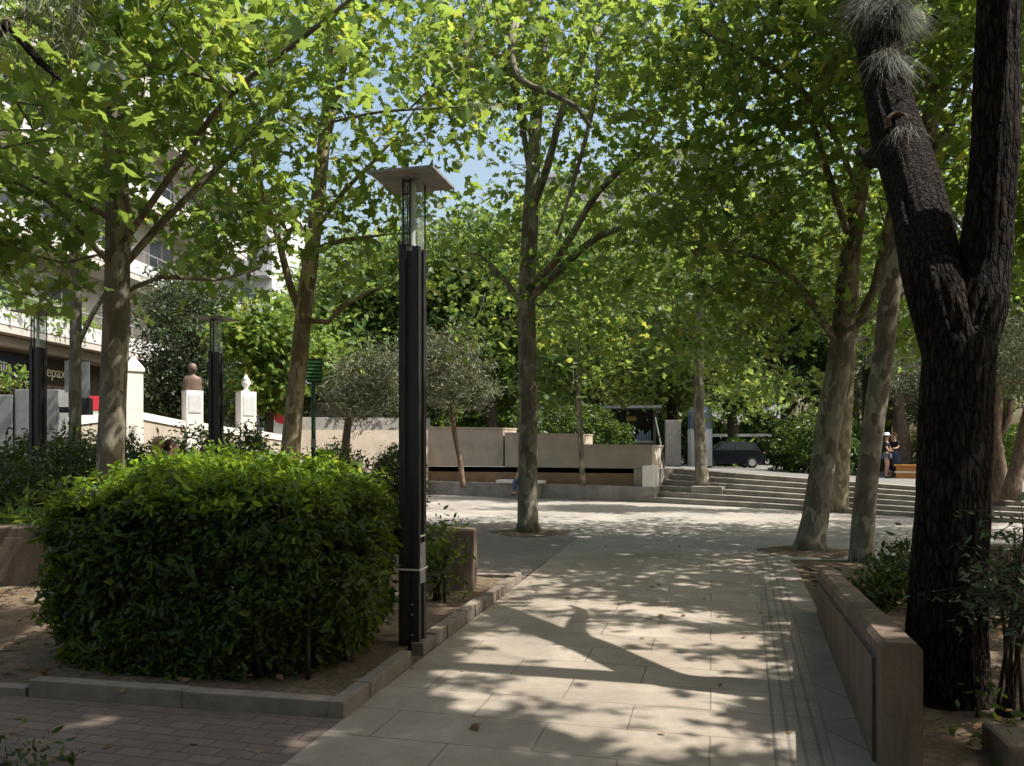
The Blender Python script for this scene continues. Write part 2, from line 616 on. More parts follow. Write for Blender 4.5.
# ------------------------------------------------------------------ leaves
def leaf_templates():
    half = [(0, 0), (-.13, .30), (.13, .21), (.33, .60), (.47, .24), (.69, .27), (1.0, 0)]
    bend = lambda x, y: -.30 * y - .30 * x * x + (.10 if y > .5 else 0)
    v = [(x, y, bend(x, y)) for x, y in half] + [(x, -y, bend(x, y)) for x, y in half[1:6]]
    f = [(0, 2, 1), (0, 4, 2), (2, 4, 3), (0, 6, 4), (4, 6, 5)]
    mp = {0: 0, 6: 6, 1: 7, 2: 8, 3: 9, 4: 10, 5: 11}
    f = f + [(mp[a], mp[c], mp[b]) for a, b, c in f]
    maple = (np.array(v), np.array(f))
    o = [(0, 0), (.35, .23), (.72, .17), (1.0, 0)]
    v = [(x, y, -.35 * y - .15 * x * x) for x, y in o] + [(x, -y, -.35 * y - .15 * x * x) for x, y in o[1:3]]
    oval = (np.array(v), np.array([(0, 3, 2, 1), (0, 4, 5, 3)]))
    slim = (np.array([(0, 0, 0), (.5, .11, 0.0), (1, 0, -.08), (.5, -.11, 0.0)]), np.array([(0, 3, 2, 1)]))
    needle = (np.array([(0, .02, 0), (.5, .03, .02), (1, 0, -.06), (.5, -.02, .02)]), np.array([(0, 3, 2, 1)]))
    return dict(maple=maple, oval=oval, slim=slim, needle=needle)


TPL = leaf_templates()


def leaves_mesh(name, pts, size, tpl, mat, up=0.9, spread=0.8, axis=None, tone=None, seed=1, outward=None):
    """one mesh of many leaves; tone = per-leaf colour between young and old leaf"""
    rng = np.random.default_rng(seed)
    tv, tf = TPL[tpl]
    n = len(pts)
    nrm = rng.normal(size=(n, 3)) * spread
    nrm[:, 2] += up
    if outward is not None:
        nrm += outward
    nrm /= np.linalg.norm(nrm, axis=1, keepdims=True) + 1e-9
    ax = rng.normal(size=(n, 3)) if axis is None else axis + rng.normal(size=(n, 3)) * .35
    ax -= nrm * np.sum(ax * nrm, axis=1, keepdims=True)
    ax /= np.linalg.norm(ax, axis=1, keepdims=True) + 1e-9
    bx = np.cross(nrm, ax)
    sz = size * np.clip(rng.lognormal(-.06, .30, size=n), .45, 1.5)
    curl = rng.uniform(.1, 2.0, size=n)
    fold = rng.uniform(.8, 1.0, size=n)
    k = len(tv)
    V = (pts[:, None, :] + sz[:, None, None] * (tv[None, :, 0:1] * ax[:, None, :] + tv[None, :, 1:2] * fold[:, None, None] * bx[:, None, :] + tv[None, :, 2:3] * curl[:, None, None] * nrm[:, None, :]))
    V = V.reshape(-1, 3)
    nf, fs = tf.shape
    Fc = (tf[None] + (np.arange(n) * k)[:, None, None]).reshape(-1)
    me = bpy.data.meshes.new(name)
    me.vertices.add(len(V))
    me.vertices.foreach_set('co', V.astype(np.float32).ravel())
    me.loops.add(len(Fc))
    me.loops.foreach_set('vertex_index', Fc.astype(np.int32))
    me.polygons.add(n * nf)
    me.polygons.foreach_set('loop_start', (np.arange(n * nf) * fs).astype(np.int32))
    me.update(calc_edges=True)
    if tone is None:
        tone = rng.uniform(0, 1, size=n)
    at = me.attributes.new('tone', 'FLOAT', 'FACE')
    at.data.foreach_set('value', np.repeat(np.clip(tone, 0, 1), nf).astype(np.float32))
    me.materials.append(M[mat])
    return me


# ---- places the photograph shows in full sun: crowns leave gaps towards the sun there
SUNNY = []


def sunny(u, v, r, z=0.0):
    SUNNY.append((np.array(G(u, v, z)), r))


for u, v, r in ((600, 606, .42), (650, 612, .34), (560, 622, .34), (690, 640, .42), (560, 650, .48), (630, 660, .5), (500, 640, .4), (470, 668, .42), (540, 690, .42),
                (610, 695, .5), (670, 710, .42), (720, 690, .3), (590, 725, .36), (650, 745, .3), (480, 705, .3), (440, 690, .22), (300, 742, .16), (330, 735, .14), (240, 755, .12), (720, 740, .3),
                (790, 600, .2), (800, 625, .2), (800, 690, .16), (790, 745, .25), (420, 640, .2), (455, 615, .2), (540, 582, .25),
                (30, 655, .30), (70, 650, .22), (5, 668, .26), (95, 722, .2), (75, 730, .14), (40, 727, .1), (970, 655, .25), (985, 670, .2), (950, 685, .2), (1000, 640, .2), (965, 740, .12)):
    sunny(u, v, r)
for u, v, r in ((700, 618, .4), (740, 640, .35), (690, 675, .45), (600, 640, .5), (530, 650, .45), (650, 635, .5), (600, 670, .5), (550, 605, .4), (500, 655, .4), (745, 665, .3)):
    sunny(u, v, r)
for u in range(430, 1010, 18):
    SUNNY.append((np.array(G(u, 513 + 5 * (u - 430) / 570 + random.uniform(-2, 2))), random.uniform(.5, .95)))
for u in range(430, 1010, 22):
    SUNNY.append((np.array(G(u, 503 + 6 * (u - 430) / 570 + random.uniform(-2, 2))), random.uniform(.6, 1.0)))
for k in range(34):
    SUNNY.append((np.array(G(random.uniform(470, 800), random.uniform(522, 590))), random.uniform(.10, .20)))
for k in range(60):   # the clipped bush has sun on its top
    SUNNY.append((np.array((random.uniform(-3.3, -1.0), random.uniform(5.75, 6.9), 1.5)), random.uniform(.18, .32)))
for u, v, d, r in ((895, 575, 0, .2), (870, 600, 0, .15), (975, 630, 5.0, .3), (978, 680, 5.0, .25)):
    SUNNY.append((np.array(P(u, v, d)) if d else np.array(G(u, v, .6)), r))
for u, v, d, r in ((876, 20, 6.8, .42), (892, 85, 6.35, .3), (900, 130, 6.0, .2)):
    SUNNY.append((np.array(P(u, v, d)), r))
SUN_T = np.array([a for a, r in SUNNY])
SUN_R = np.array([r for a, r in SUNNY]) * .82
SV = np.array(S)


def in_sun_gap(pts, grow=0.0, soft=None):
    keep = np.zeros(len(pts), bool)
    g2 = np.random.default_rng(len(pts))
    ff = g2.uniform(.62, 1.22, size=len(pts)) if soft is None else soft
    for T, r in zip(SUN_T, SUN_R):
        v = pts - T
        t = v @ SV
        d = np.linalg.norm(v - t[:, None] * SV, axis=1)
        keep |= (t > .6) & (d < r * ff + grow)
    return keep


# ---- sight lines: what the photo shows clear of twigs (u0, v0, u1, v1, nearer than)
CLEAR = [(366, 165, 455, 300, 7.5), (385, 250, 440, 660, 7.5), (0, 330, 330, 470, 16.0), (420, 425, 800, 560, 24.0), (800, 380, 1024, 560, 14.0), (330, 300, 500, 470, 17),
         (0, 250, 150, 360, 8.0)]


def in_sight_line(pts):
    d = np.maximum(pts[:, 1], .1)
    u = CU + pts[:, 0] / d * F
    v = HV - (pts[:, 2] - EYE) / d * F
    out = np.zeros(len(pts), bool)
    for u0, v0, u1, v1, dm in CLEAR:
        out |= (u > u0) & (u < u1) & (v > v0) & (v < v1) & (d < dm) & (pts[:, 1] > .1)
    return out


class Skeleton:
    def __init__(s):
        s.p, s.par, s.r = [], [], []

    def path(s, pts, radii, start=None, step=.3, wob=.0):
        """explicit limb through given points; returns node ids"""
        ids = []
        last = start
        pts = [Vector(x) for x in pts]
        if start is not None:
            pts = [Vector(s.p[start])] + pts
            radii = [radii[0]] + list(radii)
        # Catmull-Rom
        for i in range(len(pts) - 1):
            p0, p1, p2, p3 = pts[max(i - 1, 0)], pts[i], pts[i + 1], pts[min(i + 2, len(pts) - 1)]
            n = max(1, int((p2 - p1).length / step))
            for k in range(n if i < len(pts) - 2 else n + 1):
                if i == 0 and k == 0 and start is not None:
                    continue
                t = k / n
                q = .5 * ((2 * p1) + (p2 - p0) * t + (2 * p0 - 5 * p1 + 4 * p2 - p3) * t * t + (3 * p1 - p0 - 3 * p2 + p3) * t ** 3)
                if wob:
                    q = q + Vector((random.gauss(0, wob), random.gauss(0, wob), random.gauss(0, wob * .5)))
                s.p.append(np.array(q))
                s.par.append(last)
                s.r.append(radii[i] + (radii[i + 1] - radii[i]) * t)
                last = len(s.p) - 1
                ids.append(last)
        return ids

    def near(s, pt):
        a = np.array(s.p)
        return int(np.argmin(np.linalg.norm(a - np.array(pt), axis=1)))

    def twigs(s, cl, rng, step=.28, first=0, tip=.006):
        """join every leaf cluster to the nearest wood"""
        A = np.array(s.p)
        d0 = np.array([np.min(np.linalg.norm(A[first:] - c, axis=1)) for c in cl])
        for i in np.argsort(d0):
            c = cl[i]
            B = np.array(s.p[first:])
            dv = c - B
            dist = np.linalg.norm(dv, axis=1)
            cost = dist + .45 * np.maximum(0, B[:, 2] - c[2] + .15 * dist)
            j = int(np.argmin(cost)) + first
            a = s.p[j]
            L = np.linalg.norm(c - a)
            n = max(1, int(L / step))
            last = j
            perp = rng.normal(size=3) * L * .10
            perp[2] += .10 * L
            for k in range(1, n + 1):
                t = k / n
                q = a + (c - a) * t + perp * math.sin(math.pi * t)
                s.p.append(q)
                s.par.append(last)
                s.r.append(None)
                last = len(s.p) - 1

    def mesh(s, mb, tip=.005, expo=.42, jit=None, nbig=20):
        n = len(s.p)
        kids = [[] for _ in range(n)]
        for i, p in enumerate(s.par):
            if p is not None:
                kids[p].append(i)
        flow = [0.0] * n
        for i in reversed(range(n)):
            flow[i] = max(flow[i], 0) + (1 if not kids[i] else 0)
            if s.par[i] is not None:
                flow[s.par[i]] += flow[i]
        rad = [0] * n
        for i in range(n):
            r = s.r[i] if s.r[i] is not None else tip * flow[i] ** expo
            if s.par[i] is not None:
                r = min(r, rad[s.par[i]] * (1.0 if s.r[i] is not None else .92))
            rad[i] = max(r, tip * .6)
        heads = [i for i in range(n) if s.par[i] is None]
        stack = [(h, None) for h in heads]
        while stack:
            i, root = stack.pop()
            chain, rr = [], []
            if root is not None:
                chain.append(s.p[root])
                rr.append(min(rad[i] * 1.05, rad[root]))
            while True:
                chain.append(s.p[i])
                rr.append(rad[i])
                ks = kids[i]
                if not ks:
                    break
                main = max(ks, key=lambda k: (s.r[k] is not None, rad[k], flow[k]))
                for k in ks:
                    if k != main:
                        stack.append((k, i))
                i = main
            if len(chain) < 2:
                continue
            m = max(rr)
            nn = nbig if m > .12 else 10 if m > .05 else 6 if m > .015 else 4
            mb.tube(chain, rr, nn, True, jit if m > .05 else None)
        return mb


def sample_spheres(spheres, per, rng, shell=.45):
    """cluster centres in a union of ellipsoids (centre, radius or radii, weight), shell-weighted"""
    out = []
    for sp in spheres:
        c, r = np.array(sp[0]), sp[1]
        wgt = sp[2] if len(sp) > 2 else 1.0
        rr = np.array(r if hasattr(r, '__len__') else (r, r, r * .8))
        n = int(per * wgt * (rr[0] * rr[1] * rr[2]) ** (1 / 1.35))
        v = rng.normal(size=(n, 3))
        v /= np.linalg.norm(v, axis=1, keepdims=True)
        q = rng.uniform(0, 1, size=n) ** shell
        out.append(c + v * q[:, None] * rr)
    return np.concatenate(out)


def grow_leaves(cl, per, rad, rng, trim=True):
    """leaf positions round cluster centres and each leaf's clump tone"""
    n = len(cl)
    cnt = rng.poisson(per * rng.uniform(.5, 1.5, size=n))
    idx = np.repeat(np.arange(n), cnt)
    tone = np.clip(rng.normal(.5, .24, size=n)[idx] + rng.normal(0, .2, size=len(idx)), 0, 1)
    pts = cl[idx] + rng.normal(size=(len(idx), 3)) * np.array([rad, rad, rad * .6])
    if trim:
        k = ~(in_sun_gap(pts) | in_sight_line(pts))
        pts, tone = pts[k], tone[k]
    return pts, tone


GROUND_Z = lambda x, y: 0.0


def bark_jit(p, th):
    return 1 + .10 * noise.noise(Vector((p.x * 1.5 + math.cos(th) * 1.2, p.y * 1.5 + math.sin(th) * 1.2, p.z * 1.1)))


def tree(name, label, cat, trunk, limbs=(), spheres=(), per=30, leaf=.15, leaves_per=16, tpl='maple', leafmat='plane_leaf', bark='bark_plane', group=None,
         seed=1, crad=.30, up=.9, spread=.8, jit=bark_jit, first_frac=.35, trim=True, shell=.45, tip=.006):
    """trunk: list of (point, radius); limbs: lists of (point, radius) that start at the nearest wood"""
    rng = np.random.default_rng(seed)
    random.seed(seed)
    base = Vector(trunk[0][0])
    sk = Skeleton()
    ids = sk.path([Vector(p) for p, r in trunk], [r for p, r in trunk], step=.25)
    for lb in limbs:
        pts = [Vector(p) for p, r in lb]
        st = sk.near(pts[0])
        sk.path(pts[1:], [r for p, r in lb][1:], start=st, step=.25)
    cl = sample_spheres(spheres, per, rng, shell)
    if trim:
        cl = cl[~(in_sun_gap(cl, .02) | in_sight_line(cl))]
    sk.twigs(cl, rng, first=int(len(ids) * first_frac))
    off = np.array(base)
    root = thing(name, label, cat, base, 0, group)
    mb = MB()
    sk.p = [np.array(p) - off for p in sk.p]
    j2 = (lambda p, th: jit(p + base, th)) if jit else None
    sk.mesh(mb, tip, jit=j2)
    # root flare
    mb.build('trunk', bark, root, True)
    pts, tone = grow_leaves(cl, leaves_per, crad, rng, trim)
    me = leaves_mesh('crown', pts - off, leaf, tpl, leafmat, up, spread, tone=tone, seed=seed)
    link(bpy.data.objects.new('crown', me), root)
    return root


# ================================================================== SETTING
# path frame: along direction of the path
def sheet(name, poly, z, mat, kind='structure'):
    mb = MB()
    mb.add([(x, y, z) for x, y in poly], [tuple(range(len(poly)))])
    return tag(mb.build(name, mat), kind=kind)


sheet('ground', [(-300, -60), (300, -60), (300, 500), (-300, 500)], -.004, 'soil')
# paved square, from the near path to the steps
sheet('plaza_paving', [(-1.25, 11.6), (7, 11.6), (17, 11.6), (17, 13), (9.6, 19.3), (4.4, 24.4), (-1.1, 28), (-8, 31.5), (-8, 22), (-2.5, 14.5)], .002, 'plaza')
k0, k1 = (-1.0, 4.74), (.13, 9.75)
sheet('path_paving', [(-1.55, -2), (1.7, -2), (1.75, 3.9), (2.95, 7.8), (3.9, 11.0), (4.2, 12.4), (.7, 12.4), k1, k0, (-1.5, 2.6)], .006, 'slab')
sheet('brick_paving', [(-7, -2), (-1.5, -2), (-1.5, 2.6), k0, (-3.1, 5.15), (-7, 5.6)], .006, 'brick_paver')
sheet('brick_apron', [(-1.6, 9.8), (.10, 9.8), (1.2, 14.5), (.2, 17.5), (-3.2, 17), (-2.2, 12)], .0065, 'apron')
ta = [(1.33 - .5, 4.05 - 1.72), (1.33, 4.05), (3.55, 11.6)]
sheet('tactile_paving', [(.85, 2.4), (1.14, 2.4), (3.88, 11.6), (3.55, 11.6)], .011, 'tactile')
sheet('smooth_paving', [(1.145, 2.4), (1.62, 2.4), (2.98, 7.75), (3.95, 11.2), (3.80, 11.3)], .010, 'band')


def pit(u, v, r):
    c = G(u, v)
    sheet('tree_pit', [(c.x + r * math.cos(a) * (1 + .15 * math.sin(3 * a)), c.y + r * math.sin(a) * (1 + .12 * math.cos(4 * a))) for a in [2 * math.pi * k / 26 for k in range(26)]], .0125, 'soil')


pit(530, 533, .75)
pit(808, 552, .7)


def soil_bed(name, poly_fn, x0, x1, y0, y1, res, z, amp, seed):
    mb = MB()
    nx, ny = int((x1 - x0) / res), int((y1 - y0) / res)
    idx = {}
    for j in range(ny + 1):
        for i in range(nx + 1):
            x, y = x0 + i * res, y0 + j * res
            if poly_fn(x, y):
                idx[(i, j)] = len(mb.v)
                h = amp * (noise.noise(Vector((x * .9 + seed, y * .9, 0))) + .5 * noise.noise(Vector((x * 4, y * 4 + seed, 0))) + .25 * noise.noise(Vector((x * 11, y * 11, seed))))
                mb.v.append((x, y, z + h))
    for j in range(ny):
        for i in range(nx):
            q = [(i, j), (i + 1, j), (i + 1, j + 1), (i, j + 1)]
            if all(c in idx for c in q):
                mb.f.append(tuple(idx[c] for c in q))
    o = mb.build(name, 'soil', None, True)
    return tag(o, kind='structure')


def left_bed(x, y):
    kx = -1.0 + (y - 4.74) * (1.13 / 5.01) - .06
    fy = 4.74 + (-1.0 - x) * (.44 / 2.1) + .05
    return x < kx and y > fy and y < 26 and not (y > 9.65 and x > -1.5 - (y - 9.65) * .12)


def right_bed(x, y):
    wx = 1.81 + (y - 3.9) * .30 + .08
    return x > (wx if y > 3.85 else 2.0) and y < 11.2


soil_bed('soil', left_bed, -9, .3, 4.6, 26, .09, .05, .035, 3)
soil_bed('earth', right_bed, 1.7, 14, .5, 11.2, .09, .04, .04, 8)

# ---- kerbs: single stones set end to end round the left bed
def kerb_run(pts, zt, wdt, stone, jig=.006):
    mb = MB()
    for (x0, y0), (x1, y1) in zip(pts[:-1], pts[1:]):
        L = math.hypot(x1 - x0, y1 - y0)
        a = math.atan2(y1 - y0, x1 - x0)
        n = max(1, round(L / stone))
        for k in range(n):
            m = rotz(a + random.gauss(0, .006), (x0 + (x1 - x0) * k / n, y0 + (y1 - y0) * k / n, 0))
            mb.box(.004, L / n - .004, random.uniform(-jig, jig), wdt + random.uniform(-jig, jig), -.02, zt + random.uniform(-jig, jig), m, .008)
    return mb


random.seed(3)
kb = kerb_run([(-1.0, 4.74), (-.74, 5.95)], .105, .10, .42)
m = kb
m2 = kerb_run([(-.69, 6.22), (.13, 9.78)], .105, .10, .30, .012)
kb.add(m2.v, m2.f)
m2 = kerb_run([(.02, 9.79), (-1.6, 9.95)], .09, .10, .5)
kb.add(m2.v, m2.f)
m2 = kerb_run([(-7.2, 5.72), (-3.17, 5.21)], .055, .11, .8)
kb.add(m2.v, m2.f)
m2 = kerb_run([(-3.15, 5.20), (-2.05, 4.965), (-1.015, 4.755)], .10, .11, .9)
kb.add(m2.v, m2.f)
tag(kb.build('kerb', 'kerb'), kind='structure')

# ---- steps and the raised level behind
E = [(4.05, 24.45), (6.8, 22.0), (9.5, 19.1), (13.5, 14.9), (19, 11.5)]
rise = [.165, .135, .105, .10, .10]
NST = 6


def inward(i):
    a = Vector(E[max(i - 1, 0)])
    b = Vector(E[min(i + 1, len(E) - 1)])
    t = (b - a).normalized()
    return Vector((-t.y, t.x)) if (-t.y) > 0 or True else t


mb = MB()
for k in range(NST):
    t0, t1 = .36 * k, .36 * (k + 1) if k < NST - 1 else .36 * (k + 1) + .05
    row = []
    for i, e in enumerate(E):
        nrm = inward(i)
        nrm = nrm if nrm.y > 0 else -nrm
        ee = Vector(e)
        a = ee + nrm * (t0 + .0)
        b = ee + nrm * t1
        z = rise[i] * (k + 1)
        row.append((a, b, z, rise[i] * k))
    for (a, b, z, zl), (a2, b2, z2, zl2) in zip(row[:-1], row[1:]):
        mb.add([(a.x, a.y, zl - .02), (a2.x, a2.y, zl2 - .02), (a2.x, a2.y, z2), (a.x, a.y, z), (b.x, b.y, z), (b2.x, b2.y, z2)],
               [(0, 1, 2, 3), (3, 2, 5, 4)])
steps = thing('stone_steps', 'worn grey stone steps climbing from the paved square to the upper street', 'steps')
mb.build('treads', 'step', steps)
mb = MB()
a, b = G(690, 503), G(721, 504)
mb.box(0, (b - a).length, .0, .9, -.02, .52, rotz(math.atan2(b.y - a.y, b.x - a.x), (a.x - .03, a.y - .25, 0)), .02)
mb.build('tree_box', 'step', steps)
mb = MB()
mb.box(-.02, .34, -.25, .25, 0, 1.12, rotz(R(-33), (4.15, 24.75, 0)), .02)
mb.build('end_post', 'marble', steps)
e0 = Vector(E[0])
n0_ = inward(0)
n0_ = n0_ if n0_.y > 0 else -n0_
t0_ = Vector((n0_.y, -n0_.x))
mb = MB()
mb.prism([tuple(e0 - t0_ * .55 + n0_ * .25), tuple(e0 + t0_ * .012 + n0_ * .25), tuple(e0 + t0_ * .012 + n0_ * 2.4), tuple(e0 - t0_ * .55 + n0_ * 2.4)], -.02, 1.0)
mb.build('cheek_wall', 'step', steps)


def up_z(x, y):
    t = x / max(y, 1)
    k = min(1, max(0, (t - .24) / (.44 - .24)))
    near = .98 + (.62 - .98) * k
    f = min(1, max(0, (y - 30) / 12))
    return near + (.58 - near) * f * (1 if t > .1 else .4)


# raised street level (grid)
mb = MB()
rows = []
top = []
for i, e in enumerate(E):
    nrm = inward(i)
    nrm = nrm if nrm.y > 0 else -nrm
    top.append(Vector(e) + nrm * (.36 * NST))
edge = [Vector((-40, 44)), Vector((-14, 37)), Vector((-8, 33.2)), Vector((-1.0, 29.4)), Vector((3.9, 26.0))] + top + [Vector((40, 9))]
far = 24
for i, p in enumerate(edge):
    q = Vector((p.x * 3.2 + (p.x - 5) * .6, 130))
    for k in range(far + 1):
        t = (k / far) ** 2
        c = p + (q - p) * t
        z = up_z(c.x, c.y)
        if 5 <= i <= 9:
            z = (rise[i - 5] * NST - .004) * (1 - min(1, t * 40)) + z * min(1, t * 40)
        mb.v.append((c.x, c.y, z))
for i in range(len(edge) - 1):
    for k in range(far):
        a = i * (far + 1) + k
        mb.f.append((a, a + far + 1, a + far + 2, a + 1))
M['asphalt'] = mat_plain('asphalt', (.15, .145, .135), .9, .2, 2, .3, stain=.4)
tag(mb.build('street', 'asphalt', None, True), kind='structure')

# ================================================================== THINGS
# ---- lamps
def make_lamp(label):
    t = thing('lamp_post', label, 'lamp', (0, 0, 0), 0, 'square black lamp posts with glass heads')
    s = .085
    mb = MB()
    for sx in (-1, 1):
        for sy in (-1, 1):
            x0, x1 = sorted((sx * s, sx * (s - .058)))
            y0, y1 = sorted((sy * s, sy * (s - .058)))
            mb.box(x0, x1, y0, y1, 0, 3.17 + (.02 if sx < 0 else 0), None, .004)
    mb.build('post', 'post', t)
    mb = MB()
    mb.box(-s + .022, s - .022, -s + .022, s - .022, .02, 3.14)
    mb.build('core', 'post_rust', t)
    mb = MB()
    mb.box(-.074, .074, -.074, .074, 3.146, 3.70, None, .012)
    mb.build('glass_box', 'lamp_glass', t)
    mb = MB()
    mb.lathe([(.03, 3.15), (.03, 3.2), (.022, 3.22), (.022, 3.6), (.03, 3.62), (.03, 3.69)], 12)
    mb.build('bulb_tube', 'white_paint', t, True)
    mb = MB()
    for x in (-.048, .010):
        mb.box(x - .006, x + .006, -.088, -.076, 3.16, 3.70)
    for z in (3.18, 3.27, 3.58, 3.68):
        mb.box(-.042, .004, -.087, -.077, z - .006, z + .006)
    for x in (-.075, .075):
        mb.box(x - .005, x + .005, .076, .086, 3.16, 3.70)
    mb.build('ladder_frame', 'post', t)
    mb = MB()
    c = .265
    mb.add([(-c, -c, 3.705), (c, -c, 3.705), (c, c, 3.705), (-c, c, 3.705), (-c, -c, 3.725), (c, -c, 3.725), (c, c, 3.725), (-c, c, 3.725), (0, 0, 3.75)],
           [(0, 3, 2, 1), (0, 1, 5, 4), (1, 2, 6, 5), (2, 3, 7, 6), (3, 0, 4, 7), (4, 5, 8), (5, 6, 8), (6, 7, 8), (7, 4, 8)])
    mb.build('cap_plate', 'cap', t)
    return t


def copy_tree(o, parent=None):
    c = o.copy()
    COL.objects.link(c)
    if parent is not None:
        c.parent = parent
    for ch in list(o.children):
        copy_tree(ch, c)
    return c


lamp0 = make_lamp('tall square black lamp post with glass head and flat cap right beside the clipped bush')
LYAW = -R(14)
spots = [((38, 12.3), 'black lamp post with glass head standing in front of the dark shop signs'),
         ((216, 12.9), 'black lamp post with glass head rising by the bronze bust'),
         ((867, 15.2), 'black lamp post half hidden behind the two leaning pale trunks')]
for (u, d), lb in spots:
    c = copy_tree(lamp0)
    p = P(u, HV, d)
    c.location = (p.x, p.y, 0)
    c.rotation_euler.z = LYAW
    c['label'] = lb
lamp0.location = (-.79, 6.36, .03)
lamp0.rotation_euler.z = LYAW
mb = MB()
for (x0, x1, y0, y1) in ((-.093, .093, -.093, -.088), (-.093, .093, .088, .093), (-.093, -.088, -.088, .088), (.088, .093, -.088, .088)):
    mb.box(x0, x1, y0, y1, .625, .638)
mb.build('tape_band', 'tape', lamp0)
mb = MB()
mb.box(.0865, .092, -.07, .045, .52, .84)
mb.build('cover_plate', 'grey_metal', lamp0)
mb = MB()
mb.box(.0865, .089, -.06, .05, .885, .90)
mb.build('sticker', 'tape', lamp0)
mb = MB()
for z in (.12, .28, .36):
    mb = MB()
    mb.tube([(.03, -.09, z), (.03, -.084, z)], .008, 8)
    mb.build('bolt', 'silver', lamp0)

# ---- low walls
def low_wall(name, label, a, b, za, zb, thick, panel_side, group='low plastered walls round the beds'):
    """runs a -> b; top za at a and zb at b; panel_side +1: recessed panel on the left of the run"""
    a, b = Vector(a), Vector(b)
    L = (b - a).length
    t = thing(name, label, 'wall', (a.x, a.y, 0), math.atan2(b.y - a.y, b.x - a.x), group)
    mb = MB()
    n = 12
    prof = lambda z: [(0, -.05), (thick, -.05), (thick, z - .03), (thick - .025, z), (.025, z), (0, z - .03)]
    for k in range(n + 1):
        z = za + (zb - za) * k / n
        for y, zz in prof(z):
            mb.v.append((L * k / n, -panel_side * y if panel_side > 0 else -y, zz))
    m = 6
    for k in range(n):
        for j in range(m):
            j2 = (j + 1) % m
            mb.f.append((k * m + j, (k + 1) * m + j, (k + 1) * m + j2, k * m + j2))
    mb.f.append(tuple(range(m)))
    mb.f.append(tuple(n * m + j for j in reversed(range(m))))
    o = mb.build('body', 'wall_paint', t)
    # shadow groove and proud panel on the visible face
    mb = MB()
    mb.add([(.16, .001, -.02), (L - .10, .001, -.02), (L - .10, .001, zb - .10), (.16, .001, za - .10),
            (.16, .002, -.02), (L - .10, .002, -.02), (L - .10, .002, zb - .10), (.16, .002, za - .10)],
           [(0, 1, 2, 3), (7, 6, 5, 4), (0, 4, 5, 1), (1, 5, 6, 2), (2, 6, 7, 3), (3, 7, 4, 0)])
    mb.build('groove_line', 'groove', t)
    mb = MB()
    x0, x1 = .19, L - .12
    mb.add([(x0, .002, -.02), (x1, .002, -.02), (x1, .002, zb - .125), (x0, .002, za - .125),
            (x0, .016, -.02), (x1, .016, -.02), (x1, .016, zb - .125), (x0, .016, za - .125)],
           [(0, 1, 2, 3), (7, 6, 5, 4), (0, 4, 5, 1), (1, 5, 6, 2), (2, 6, 7, 3), (3, 7, 4, 0)])
    mb.build('panel', 'wall_paint', t)
    return t


low_wall('low_wall', 'long low brown wall with a recessed panel along the right of the path', (1.80, 3.9), (2.98, 7.8), .665, .45, .185, 1)
# wall behind the bush, seen at both its ends
t = thing('low_wall', 'low brown wall behind the clipped bush, its end beside the kerb corner', 'wall', (-.42, 8.75, 0), R(176), 'low plastered walls round the beds')
mb = MB()
mb.box(0, 7.5, -.36, 0, -.05, .72, None, .02)
mb.build('body', 'wall_paint', t)
mb = MB()
mb.box(.10, 7.3, .0, .014, .02, .60, None, .004)
mb.build('panel', 'wall_paint', t)
# small stone at the bottom right corner
t = thing('stone_block', 'small pinkish stone block at the very bottom right by green leaves', 'stone block', (G(985, 752).x, 3.95, 0), R(-12))
mb = MB()
mb.box(-.11, .11, -.16, .20, -.04, .19, None, .025)
mb.build('block', 'wall_paint', t)
# back low wall at the far right behind the pine
t = thing('low_wall', 'low plain wall crossing behind the dark pine trunk at the right', 'wall', (4.75, 8.1, 0), R(-6), 'low plastered walls round the beds')
mb = MB()
mb.box(0, 9, 0, .3, -.05, .62, None, .02)
mb.build('body', 'wall_paint', t)

# ---- stone wall group at the back of the square
def wall_box(name, label, a, b, z0, z1a, z1b, thick, mat, cat='wall', group=None, capz=0):
    a, b = Vector(a), Vector(b)
    L = (b - a).length
    t = thing(name, label, cat, (a.x, a.y, 0), math.atan2(b.y - a.y, b.x - a.x), group)
    mb = MB()
    mb.add([(0, 0, z0), (L, 0, z0), (L, thick, z0), (0, thick, z0), (0, 0, z1a), (L, 0, z1b), (L, thick, z1b), (0, thick, z1a)],
           [(0, 3, 2, 1), (4, 5, 6, 7), (0, 1, 5, 4), (1, 2, 6, 5), (2, 3, 7, 6), (3, 0, 4, 7)])
    mb.build('body', mat, t)
    if capz:
        mb = MB()
        mb.add([(-.02, -.03, z1a + .002), (L + .02, -.03, z1b + .002), (L + .02, thick + .03, z1b + .002), (-.02, thick + .03, z1a + .002),
                (-.02, -.03, z1a + capz), (L + .02, -.03, z1b + capz), (L + .02, thick + .03, z1b + capz), (-.02, thick + .03, z1a + capz)],
               [(0, 3, 2, 1), (4, 5, 6, 7), (0, 1, 5, 4), (1, 2, 6, 5), (2, 3, 7, 6), (3, 0, 4, 7)])
        mb.build('coping', 'marble' if cat == 'balustrade' else mat, t)
    return t


def PX(u, d):
    return ((u - CU) / F * d, d)


def ZV(v, d):
    return EYE - (v - HV) / F * d


